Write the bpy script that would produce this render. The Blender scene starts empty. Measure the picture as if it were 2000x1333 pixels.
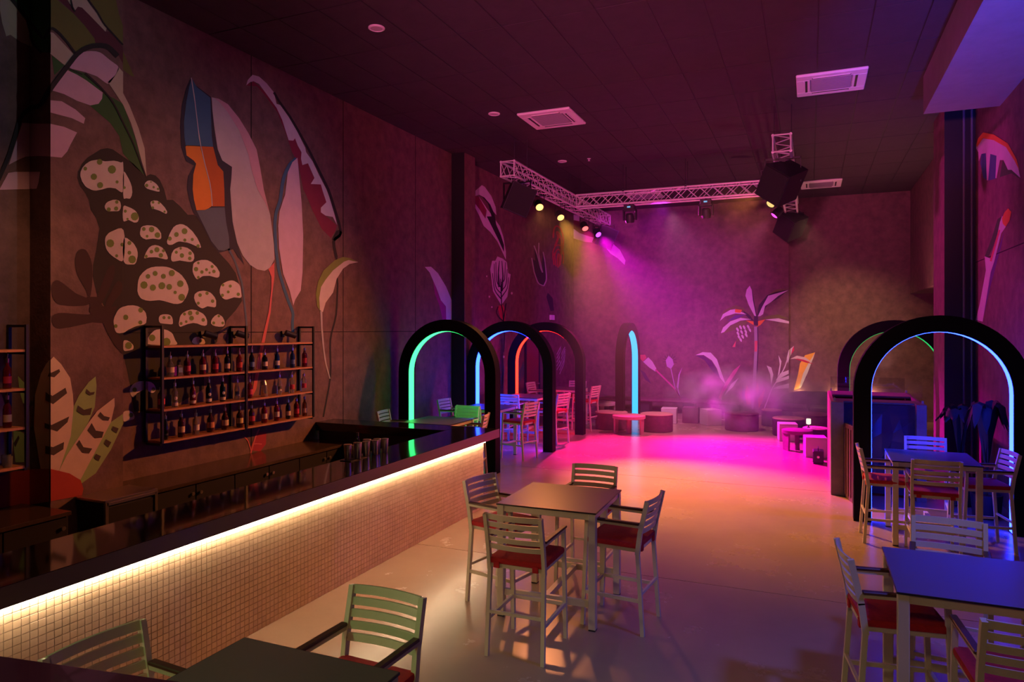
import bpy, bmesh, math, random
from mathutils import Vector, Matrix
from mathutils.geometry import tessellate_polygon
random.seed(7)
PI = math.pi
SC = bpy.context.scene
COL = SC.collection

# ------------------------------------------------------------------ camera, world, exposure
cam_d = bpy.data.cameras.new('camera')
cam = bpy.data.objects.new('camera', cam_d); COL.objects.link(cam)
cam.location = (0, 0, 2.67)
cam.rotation_euler = (PI/2, 0, math.radians(23.092))
cam_d.sensor_width = 36; cam_d.lens = 24.57; cam_d.shift_y = -0.01125
cam_d.clip_start = 0.05; cam_d.clip_end = 100
SC.camera = cam
w = bpy.data.worlds.new('world'); SC.world = w; w.use_nodes = True
w.node_tree.nodes['Background'].inputs[0].default_value = (0.05, 0.02, 0.06, 1)
w.node_tree.nodes['Background'].inputs[1].default_value = 0.1
SC.view_settings.view_transform = 'Standard'
SC.view_settings.look = 'None'
SC.view_settings.gamma = 1
SC.view_settings.use_curve_mapping = False
SC.view_settings.exposure = 0.0
SC.cycles.use_denoising = True
SC.cycles.max_bounces = 7
SC.cycles.diffuse_bounces = 3
SC.cycles.glossy_bounces = 4
SC.cycles.transmission_bounces = 6
SC.cycles.volume_bounces = 0
SC.cycles.sample_clamp_indirect = 4.0
SC.cycles.caustics_reflective = False
SC.cycles.caustics_refractive = False
SC.cycles.blur_glossy = 1.0

def lamp(name, kind, loc, target, colour, watts, size=0.1, angle=60, blend=0.6):
    d = bpy.data.lights.new(name, kind)
    d.color = colour; d.energy = watts
    if kind == 'SPOT':
        d.spot_size = math.radians(angle); d.spot_blend = blend; d.shadow_soft_size = size
    elif kind == 'AREA':
        d.shape = 'DISK'; d.size = size
    else:
        d.shadow_soft_size = size
    o = bpy.data.objects.new(name, d); COL.objects.link(o)
    o.location = loc
    if target is not None:
        o.rotation_euler = (Vector(target)-Vector(loc)).to_track_quat('-Z', 'Y').to_euler()
    return o
# stage lamps (each sits in the mouth of the lamp body built below), then lamps without bodies, many of them added fill
AMB = (1, .31, .10)
def beam(pos, target, colour, watts, angle, blend=.7, size=.12):
    d = (Vector(target)-Vector(pos)).normalized()
    return lamp('stage_lamp', 'SPOT', Vector(pos)+d*.13, target, colour, watts, size, angle, blend)
beam((-5.72, 15.0, 5.52), (-2.2, 9.0, 0), AMB, 500, 62)
beam((-5.72, 16.45, 5.50), (-1.7, 12.0, 0), (1, .42, .05), 9500, 40, 1)
beam((-5.70, 18.45, 5.50), (-3.2, 15.1, 0), (1, .01, .30), 10500, 52, 1)
beam((-5.68, 19.62, 5.47), (-.6, 15.8, 0), (.95, .0, .75), 19000, 44, 1)
beam((-.74, 14.30, 5.30), (-6.9, 7.0, 1.5), (1, .27, .06), 2800, 54, 1)
beam((-.72, 15.6, 5.35), (-3.8, 10.5, 0), (1, .30, .10), 700, 60, 1)
beam((-.72, 17.6, 5.42), (-5.6, 16.2, 0), (1, .10, .40), 1500, 60, 1)
lamp('wash_fill', 'SPOT', (-3.2, 16.6, 5.6), (-5.0, 23.2, 2.4), (.72, .02, .95), 1400, .1, 85, 1)  # added violet wash for the back wall, no lamp body
lamp('wash_fill', 'SPOT', (-5.3, 18.0, 5.6), (2.4, 13.0, 3.6), (.9, .03, .50), 1500, .1, 60, 1)  # second added wash, throws pink across to the right wall
lamp('pink_fill', 'SPOT', (-1.0, -2.6, 3.4), (-2.9, 16.0, 8.0), (1, .15, .40), 8500, .3, 46, 1)  # unseen fill behind the camera, added for pink on ceiling and truss
for x in (-.3, .7, 1.7): lamp('sofa_lamp', 'POINT', (x, 23.12, .74), None, (1, .50, .24), 9, .05)
lamp('wall_lamp', 'SPOT', (-.2, 19.2, 5.5), (1.1, 23.2, 1.9), (1, .52, .25), 750, .1, 62, 1)
lamp('ceiling_fill', 'SPOT', (1.7, 19.2, 1.6), (.9, 18.4, 6.7), (1, .36, .34), 420, .1, 110, 1)  # added upward fill that brightens the rear ceiling, no fixture
lamp('lounge_fill', 'SPOT', (-3.15, 17.3, 5.6), (-2.3, 20.8, 0.2), (1, .40, .50), 1300, .1, 85, 1)  # extra fill, added to lift the lounge and its painted wall
lamp('mural_fill', 'SPOT', (-2.6, 6.6, 6.4), (-7.4, 5.0, 5.0), (.80, .78, .85), 80, .1, 66, 1)  # fill added to lift the upper left leaves
lamp('rack_fill', 'SPOT', (-5.6, 4.55, 4.2), (-7.56, 3.4, 2.8), (1, .42, .20), 70, .08, 110, 1)  # bodiless fill added for the left edge rack and wall
lamp('mural_fill', 'SPOT', (-1.6, 9.0, 6.3), (-7.5, 8.3, 4.3), (.88, .62, .88), 185, .1, 48, 1)  # lilac fill added on the middle leaves, no fixture
lamp('soffit_fill', 'SPOT', (1.9, 4.6, 2.2), (2.2, 9.8, 6.1), (.06, .07, 1), 3600, .15, 42, 1)  # unseen blue fill, added so the soffit turns blue
lamp('table_fill_blue', 'SPOT', (2.5, 4.4, 4.6), (.9, 5.3, 1.0), (.12, .14, 1), 480, .2, 60, 1)  # unseen blue spot from above, added to tint the right table
lamp('front_lamp', 'SPOT', (-.3, -2.2, 5.6), (-.6, 5.0, .4), (1, .70, .36), 165, .3, 75, 1)
lamp('green_fill', 'SPOT', (-4.5, -1.0, 5.2), (-2.1, 2.6, 1.0), (.50, 1, .36), 260, .2, 30, 1)  # unseen green fill, added to colour the bottom table


# ------------------------------------------------------------------ materials
MATS = {}
def srgb(h):
    if isinstance(h, str):
        c = [int(h[i:i+2], 16)/255 for i in (0, 2, 4)]
    else: c = h
    return tuple(((v/12.92) if v <= .04045 else ((v+.055)/1.055)**2.4) for v in c)
def mat(name, col, rough=.5, metal=0, var=0, scale=8, bump=0, bscale=40, spec=.5, trans=0, emit=None, estr=0, coat=0, detail=5, rvar=0, rp=(.2, .8)):
    """principled material; var = brightness variation by noise, bump = fine relief"""
    if name in MATS: return MATS[name]
    m = bpy.data.materials.new(name); m.use_nodes = True
    nt = m.node_tree; b = nt.nodes['Principled BSDF']
    b.inputs['Base Color'].default_value = (*col, 1)
    b.inputs['Roughness'].default_value = rough
    b.inputs['Metallic'].default_value = metal
    b.inputs['Specular IOR Level'].default_value = spec
    b.inputs['Transmission Weight'].default_value = trans
    b.inputs['Coat Weight'].default_value = coat
    if emit is not None:
        b.inputs['Emission Color'].default_value = (*emit, 1); b.inputs['Emission Strength'].default_value = estr
    if var or bump or rvar:
        tc = nt.nodes.new('ShaderNodeNewGeometry')
    if var or rvar:
        n = nt.nodes.new('ShaderNodeTexNoise'); n.inputs['Scale'].default_value = scale; n.inputs['Detail'].default_value = detail
        n.inputs['Roughness'].default_value = .65
        nt.links.new(tc.outputs['Position'], n.inputs['Vector'])
    if var:
        r = nt.nodes.new('ShaderNodeValToRGB')
        r.color_ramp.elements[0].position = rp[0]; r.color_ramp.elements[1].position = rp[1]
        r.color_ramp.elements[0].color = (*[c*(1-var) for c in col], 1)
        r.color_ramp.elements[1].color = (*[min(1, c*(1+var)) for c in col], 1)
        nt.links.new(n.outputs['Fac'], r.inputs['Fac']); nt.links.new(r.outputs['Color'], b.inputs['Base Color'])
    if rvar:
        mr = nt.nodes.new('ShaderNodeMapRange')
        mr.inputs['From Min'].default_value = 0; mr.inputs['From Max'].default_value = 1
        mr.inputs['To Min'].default_value = max(.02, rough-rvar); mr.inputs['To Max'].default_value = min(1, rough+rvar)
        nt.links.new(n.outputs['Fac'], mr.inputs['Value']); nt.links.new(mr.outputs['Result'], b.inputs['Roughness'])
    if bump:
        n2 = nt.nodes.new('ShaderNodeTexNoise'); n2.inputs['Scale'].default_value = bscale; n2.inputs['Detail'].default_value = 4
        bp = nt.nodes.new('ShaderNodeBump'); bp.inputs['Strength'].default_value = bump; bp.inputs['Distance'].default_value = .01
        nt.links.new(tc.outputs['Position'], n2.inputs['Vector'])
        nt.links.new(n2.outputs['Fac'], bp.inputs['Height']); nt.links.new(bp.outputs['Normal'], b.inputs['Normal'])
    MATS[name] = m
    return m
def emat(name, col, strength):
    if name in MATS: return MATS[name]
    m = bpy.data.materials.new(name); m.use_nodes = True
    nt = m.node_tree; nt.nodes.remove(nt.nodes['Principled BSDF'])
    e = nt.nodes.new('ShaderNodeEmission'); e.inputs[0].default_value = (*col, 1); e.inputs[1].default_value = strength
    nt.links.new(e.outputs[0], nt.nodes['Material Output'].inputs[0])
    MATS[name] = m
    return m

M_wall = mat('plaster_wall', (.150, .080, .074), .72, var=.40, scale=4.5, bump=.4, bscale=26, detail=12, rp=(.28, .72))
M_floor = mat('polished_concrete', (.37, .25, .185), .26, var=.22, scale=.8, bump=.012, bscale=3, detail=7, rvar=.08, rp=(0, 1))
M_ceil = mat('black_ceiling_tile', (.034, .027, .029), .8, var=.25, scale=5, bump=.1)
M_ceilgap = mat('ceiling_void', (.004, .003, .004), .9)
M_grid = mat('ceiling_grid_metal', (.006, .005, .006), .6)
M_black = mat('black_paint', (.012, .011, .013), .45)
M_blackmetal = mat('black_steel', (.015, .014, .014), .4, metal=.3)
M_archblack = mat('black_arch_paint', (.005, .004, .006), .6, spec=.12)
M_topblack = mat('black_granite', (.012, .010, .010), .07, var=.3, scale=60, spec=.6)
M_fascia = mat('dark_bar_fascia', (.055, .042, .042), .32)
M_grout = mat('tile_grout', (.13, .09, .06), .9)
M_white = mat('white_powder_coat', (.68, .60, .44), .38)
M_cush = mat('red_fabric', (.50, .010, .018), .85, var=.25, scale=30, bump=.3, bscale=300)
M_wood = mat('dark_red_wood', (.085, .030, .020), .45, var=.3, scale=14)
M_hpl = mat('grey_laminate', (.12, .095, .11), .33, spec=.5)
M_hpledge = mat('black_laminate_edge', (.015, .012, .015), .4)
M_shelf = mat('oak_shelf', (.46, .20, .085), .5, var=.25, scale=12)
M_alu = mat('truss_aluminium', (.72, .68, .70), .35, metal=.25)
M_steel = mat('stainless_steel', (.66, .60, .55), .30, metal=1)
M_acwhite = mat('white_plastic', (.74, .72, .72), .5)
M_dark = mat('dark_plastic', (.02, .018, .022), .5)
M_vent = mat('grey_grille', (.26, .24, .27), .6)
M_stone = mat('dark_stone', (.16, .12, .10), .5, var=.3, scale=7, bump=.1)
M_sofa = mat('black_leatherette', (.035, .022, .032), .5)
M_pouf = mat('plum_fabric', (.16, .05, .085), .8, var=.3, scale=9)
M_pouftop = mat('tan_upholstery', (.48, .27, .22), .75)
M_cube = mat('pale_cube_paint', (.58, .48, .46), .6)
M_rail = mat('lacquered_rail', (.10, .025, .075), .16, coat=.6)

def glass(name, col, rough=.03, a=.85):
    if name in MATS: return MATS[name]
    m = mat(name, col, rough, spec=.6, trans=a)
    m.node_tree.nodes['Principled BSDF'].inputs['IOR'].default_value = 1.45
    return m
def thin_glass(name, tint, fac):
    m = bpy.data.materials.new(name); m.use_nodes = True
    nt = m.node_tree; nt.nodes.remove(nt.nodes['Principled BSDF'])
    t = nt.nodes.new('ShaderNodeBsdfTransparent'); t.inputs[0].default_value = (*tint, 1)
    g = nt.nodes.new('ShaderNodeBsdfGlossy'); g.inputs['Roughness'].default_value = .03
    mx = nt.nodes.new('ShaderNodeMixShader'); mx.inputs[0].default_value = fac
    nt.links.new(t.outputs[0], mx.inputs[1]); nt.links.new(g.outputs[0], mx.inputs[2])
    nt.links.new(mx.outputs[0], nt.nodes['Material Output'].inputs[0])
    MATS[name] = m
    return m
M_pane = thin_glass('clear_glass_panel', (.93, .93, .95), .09)

# mosaic: one tone per tile, read from the tile's own cell in the 5.17 cm module
PITCH = .0517
def mosaic():
    m = mat('travertine_mosaic', (.62, .53, .43), .48, bump=.08, bscale=90)
    nt = m.node_tree; b = nt.nodes['Principled BSDF']
    g = nt.nodes.new('ShaderNodeNewGeometry')
    s1 = nt.nodes.new('ShaderNodeVectorMath'); s1.operation = 'DIVIDE'; s1.inputs[1].default_value = (10, PITCH, PITCH)
    s2 = nt.nodes.new('ShaderNodeVectorMath'); s2.operation = 'FLOOR'
    wn = nt.nodes.new('ShaderNodeTexWhiteNoise'); wn.noise_dimensions = '3D'
    cl = nt.nodes.new('ShaderNodeTexNoise'); cl.inputs['Scale'].default_value = 2.2; cl.inputs['Detail'].default_value = 6
    ad = nt.nodes.new('ShaderNodeMath'); ad.operation = 'MULTIPLY_ADD'; ad.inputs[1].default_value = .26
    r = nt.nodes.new('ShaderNodeValToRGB')
    r.color_ramp.elements[0].position = .25; r.color_ramp.elements[0].color = (.50, .37, .25, 1)
    r.color_ramp.elements[1].position = .95; r.color_ramp.elements[1].color = (.72, .56, .40, 1)
    nt.links.new(g.outputs['Position'], s1.inputs[0]); nt.links.new(s1.outputs[0], s2.inputs[0])
    nt.links.new(s2.outputs[0], wn.inputs['Vector']); nt.links.new(g.outputs['Position'], cl.inputs['Vector'])
    nt.links.new(wn.outputs['Value'], ad.inputs[0]); nt.links.new(cl.outputs['Fac'], ad.inputs[2])
    sb = nt.nodes.new('ShaderNodeMath'); sb.operation = 'SUBTRACT'; sb.inputs[1].default_value = .02
    nt.links.new(ad.outputs[0], sb.inputs[0]); nt.links.new(sb.outputs[0], r.inputs['Fac'])
    nt.links.new(r.outputs['Color'], b.inputs['Base Color'])
    return m
M_mosaic = mosaic()

# ------------------------------------------------------------------ mesh helpers
class MB:
    """collects boxes, bars, tubes, lathes and prisms and links them as ONE mesh object"""
    def __init__(s): s.v = []; s.f = []
    def add(s, vs, fs, mtx=None):
        o = len(s.v)
        s.v += [tuple(mtx @ Vector(p)) if mtx else tuple(p) for p in vs]
        s.f += [tuple(i+o for i in f) for f in fs]
        return s
    def box(s, c, d, mtx=None, ch=0):
        x, y, z = c; a, b, e = d[0]/2, d[1]/2, d[2]/2
        if ch <= 0:
            vs = [(x+i*a, y+j*b, z+k*e) for k in (-1, 1) for j in (-1, 1) for i in (-1, 1)]
            return s.add(vs, [(0, 2, 3, 1), (4, 5, 7, 6), (0, 1, 5, 4), (2, 6, 7, 3), (0, 4, 6, 2), (1, 3, 7, 5)], mtx)
        bm = bmesh.new(); bmesh.ops.create_cube(bm, size=1)
        for q in bm.verts: q.co = Vector((x+q.co.x*2*a, y+q.co.y*2*b, z+q.co.z*2*e))
        bmesh.ops.bevel(bm, geom=bm.edges[:], offset=min(ch, .45*min(d)), segments=1, affect='EDGES', profile=.5)
        return s.bm(bm, mtx)
    def bm(s, bm, mtx=None):
        bm.verts.index_update()
        vs = [q.co.copy() for q in bm.verts]; fs = [[q.index for q in f.verts] for f in bm.faces]
        bm.free(); return s.add(vs, fs, mtx)
    def bar(s, p, q, wd, ht, up=(0, 0, 1)):
        p, q = Vector(p), Vector(q); d = (q-p); L = d.length; d.normalize(); up = Vector(up)
        if abs(d.dot(up)) > .98: up = Vector((0, 1, 0))
        x = d.cross(up).normalized(); y = x.cross(d).normalized()
        vs = [tuple(r + x*i*wd/2 + y*j*ht/2) for r in (p, q) for j in (-1, 1) for i in (-1, 1)]
        return s.add(vs, [(0, 2, 3, 1), (4, 5, 7, 6), (0, 1, 5, 4), (2, 6, 7, 3), (0, 4, 6, 2), (1, 3, 7, 5)])
    def tube(s, p, q, r, n=8, r2=None, cap=True):
        p, q = Vector(p), Vector(q); d = (q-p).normalized(); r2 = r if r2 is None else r2
        up = Vector((0, 0, 1)) if abs(d.z) < .95 else Vector((1, 0, 0))
        x = d.cross(up).normalized(); y = d.cross(x)
        vs = []
        for c, rr in ((p, r), (q, r2)):
            for k in range(n):
                a = 2*PI*k/n; vs.append(c + x*math.cos(a)*rr + y*math.sin(a)*rr)
        fs = [(k, (k+1) % n, n+(k+1) % n, n+k) for k in range(n)]
        if cap: fs += [tuple(range(n))[::-1], tuple(range(n, 2*n))]
        return s.add(vs, fs)
    def path(s, pts, r, n=6):
        for a, b in zip(pts, pts[1:]): s.tube(a, b, r, n)
        return s
    def lathe(s, prof, n=14, c=(0, 0, 0), mtx=None):
        vs = [(c[0]+r*math.cos(2*PI*k/n), c[1]+r*math.sin(2*PI*k/n), c[2]+z) for r, z in prof for k in range(n)]
        fs = [(i*n+k, i*n+(k+1) % n, (i+1)*n+(k+1) % n, (i+1)*n+k) for i in range(len(prof)-1) for k in range(n)]
        fs += [tuple(range(n))[::-1], tuple(range((len(prof)-1)*n, len(prof)*n))]
        return s.add(vs, fs, mtx)
    def prism(s, poly, z0, z1, mtx=None):
        n = len(poly); vs = [(x, y, z0) for x, y in poly]+[(x, y, z1) for x, y in poly]
        return s.add(vs, [tuple(range(n))[::-1], tuple(range(n, 2*n))]+[(k, (k+1) % n, n+(k+1) % n, n+k) for k in range(n)], mtx)
    def mesh(s, name, m, smooth=False):
        me = bpy.data.meshes.new(name); me.from_pydata(s.v, [], s.f)
        bm = bmesh.new(); bm.from_mesh(me); bmesh.ops.recalc_face_normals(bm, faces=bm.faces); bm.to_mesh(me); bm.free()
        me.materials.append(m)
        if smooth: me.shade_smooth(); me.set_sharp_from_angle(angle=math.radians(38))
        return me
    def build(s, name, m, parent=None, smooth=False, loc=None):
        return link(name, s.mesh(name, m, smooth), parent, loc)
def link(name, me, parent=None, loc=None, rot=None):
    o = bpy.data.objects.new(name, me); COL.objects.link(o)
    if parent: o.parent = parent
    if loc is not None: o.location = loc
    if rot is not None: o.rotation_euler = rot
    return o
def tag(o, label, cat, group=None, kind=None):
    o['label'] = label; o['category'] = cat
    if group: o['group'] = group
    if kind: o['kind'] = kind
    return o
def thing(name, label, cat, loc=(0, 0, 0), rz=0, group=None):
    o = bpy.data.objects.new(name, None); COL.objects.link(o)
    o.empty_display_size = .1
    o.location = loc; o.rotation_euler = (0, 0, rz)
    return tag(o, label, cat, group)
def kids(o): return [c for c in bpy.data.objects if c.parent == o]
def dup(src, tree, loc, rz, label, group=None, rot=None):
    """copy a thing with its parts and sub-parts; tree = list of (part, [subparts])"""
    r = src.copy(); COL.objects.link(r)
    r.location = loc; r.rotation_euler = rot if rot is not None else (0, 0, rz); r['label'] = label
    if group: r['group'] = group
    for p, subs in tree:
        c = p.copy(); COL.objects.link(c); c.parent = r
        for q in subs:
            d = q.copy(); COL.objects.link(d); d.parent = c
    return r
def tree_of(o): return [(p, list(p.children)) for p in o.children]
def struct(o):
    o['kind'] = 'structure'; return o
def Rz(a): return Matrix.Rotation(a, 4, 'Z')
def T(*p): return Matrix.Translation(p)

# ------------------------------------------------------------------ room shell
ZC = 6.70
BACK = 23.2
fl = struct(MB().box((-2.1, 10.1, -.11), (12.4, 27.2, .2)).build('floor', M_floor))
yj = [-3.2, 2.5, 7.54, 12.6, 17.6, 23.5]
for a, b in zip(yj, yj[1:]):
    MB().box((-2.1, (a+b)/2, -.005), (12.4, b-a-.012, .01)).build('floor_slab', M_floor, fl)

def wall_strip(name, line, outward, z0=0, z1=ZC+.05, m=M_wall, t=.3):
    """vertical wall along a plan polyline with thickness to its outer side"""
    poly = list(line)+[(line[-1][0]+outward[0]*t, line[-1][1]+outward[1]*t), (line[0][0]+outward[0]*t, line[0][1]+outward[1]*t)]
    # prism with triangulated caps
    n = len(poly); vs = [(x, y, z0) for x, y in poly]+[(x, y, z1) for x, y in poly]
    fs = [(k, (k+1) % n, n+(k+1) % n, n+k) for k in range(n)]
    for tri in tessellate_polygon([[Vector((x, y, 0)) for x, y in poly]]):
        fs += [tuple(tri), tuple(i+n for i in tri)]
    return struct(MB().add(vs, fs).build(name, m))
P1, P2 = (4.78, 5.61), (14.2, 14.75)
wl = wall_strip('wall_left', [(-7.56, -3.2), (-7.56, P1[0]), (-7.23, P1[0]), (-7.23, P1[1]), (-7.56, P1[1]), (-7.56, P2[0]), (-7.23, P2[0]), (-7.23, P2[1]), (-7.56, P2[1]), (-7.56, BACK)], (-1.5, 0))
wb = wall_strip('wall_back', [(-7.56, BACK), (-2.69, BACK), (-2.69, BACK-.12), (-.60, BACK-.12), (-.60, BACK), (3.4, BACK)], (0, 1))
wr = wall_strip('wall_right', [(2.68, -3.2), (2.68, 14.53), (2.21, 14.53), (2.21, 15.71), (2.68, 15.71), (2.68, 15.9)], (4, 0))
b_ = MB().box((3.28, 19.65, 5.23), (1.2, 7.5, 3.04)).box((3.75, 19.65, 1.85), (.7, 7.5, 3.72))
b_.build('upper_bulkhead', M_wall, wr)
MB().box((2.445, 14.525, 3.36), (.468, .008, 6.72)).build('black_cladding', M_black, wr)
MB().box((-7.395, P2[0]-.003, 3.36), (.328, .005, 6.72)).build('black_cladding', M_black, wl)
wf = wall_strip('wall_front', [(-7.56, -3.2), (2.68, -3.2)], (0, -1))
# panel joints of the precast walls (recess shown as thin dark fillets)
J = MB()
for y in (7.95, 10.15): J.box((-7.559, y, 3.35), (.004, .014, 6.7))
J.box((-7.559, 10, 2.63), (.004, 9.0, .012))
for y in (12.6,): J.box((-7.559, y, 3.35), (.004, .012, 6.7))
J.build('panel_joint', M_ceilgap, wl)
MB().box((2.679, 7, 3.85), (.004, 15, .014)).build('panel_joint', M_ceilgap, wr)

# ceiling: dark void, T-grid and lay-in tiles
ce = struct(MB().box((-2.1, 10.1, ZC+.10), (12.4, 27.2, .1)).build('ceiling', M_ceilgap))
PX, PY, X0, Y0 = .645, 1.337, -7.64, 3.14
tile = MB().box((0, 0, .008), (PX-.019, PY-.019, .016)).mesh('ceiling_tile', M_ceil)
nx, ny = 16, 15
for i in range(nx):
    for j in range(ny):
        x, y = X0+PX*(i+.5), Y0+PY*(j+.5)
        if y > BACK: continue
        link('ceiling_tile', tile, ce, (x, y, ZC+.002+random.uniform(-.001, .001)))
g = MB()
for i in range(nx+1): g.box((X0+PX*i, 10, ZC+.012), (.018, 27, .012))
for j in range(-5, ny+1): g.box((-2.3, Y0+PY*j, ZC+.013), (11.5, .018, .012))
g.build('ceiling_grid', M_grid, ce)
MB().box((-2.3, 0, ZC+.02), (11.5, 6.2, .02)).build('ceiling_board', M_ceil, ce)
M_soff = mat('painted_soffit', (.22, .20, .21), .6, var=.15, scale=4)
so = struct(MB().box((2.17, 4.8, 6.40), (1.02, 16, .6)).build('trim_1', M_soff))

# ------------------------------------------------------------------ painted mural on the walls (y,z) / (x,z) in metres on the wall's own plane
MC = dict(black=(.012, .010, .012), blue=(.03, .12, .22), brown=(.055, .035, .022), coral=(.62, .13, .13), cream=(.50, .45, .34), cream2=(.66, .52, .38), crimson=(.36, .02, .05), domered=(.42, .035, .02), dotgreen=(.16, .25, .045), frogbrown=(.015, .012, .009), frogdark=(.034, .008, .008), green=(.025, .11, .02), leafdark=(.05, .12, .11), leafgreen=(.20, .26, .05), leaflight=(.30, .46, .15), lilac2=(.45, .30, .55), magentap=(.34, .02, .22), maroon=(.10, .02, .035), maroon2=(.22, .012, .05), mintwhite=(.62, .74, .58), navy=(.014, .014, .035), olive=(.14, .15, .03), orange=(.72, .22, .02), orangedim=(.45, .12, .03), palegray=(.47, .45, .45), palelilac=(.62, .55, .62), palepink=(.55, .33, .38), palepink2=(.58, .42, .52), pinkish=(.62, .40, .52), pinkp=(.55, .08, .28), purpleblack=(.03, .012, .035), purpledim=(.07, .02, .09), purplep=(.10, .04, .22), redpaint=(.55, .02, .06), rust=(.48, .10, .01), slate=(.09, .13, .17), slategray=(.33, .28, .34), spotwhite=(.62, .56, .50), yellowp=(.85, .48, .03))
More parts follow.
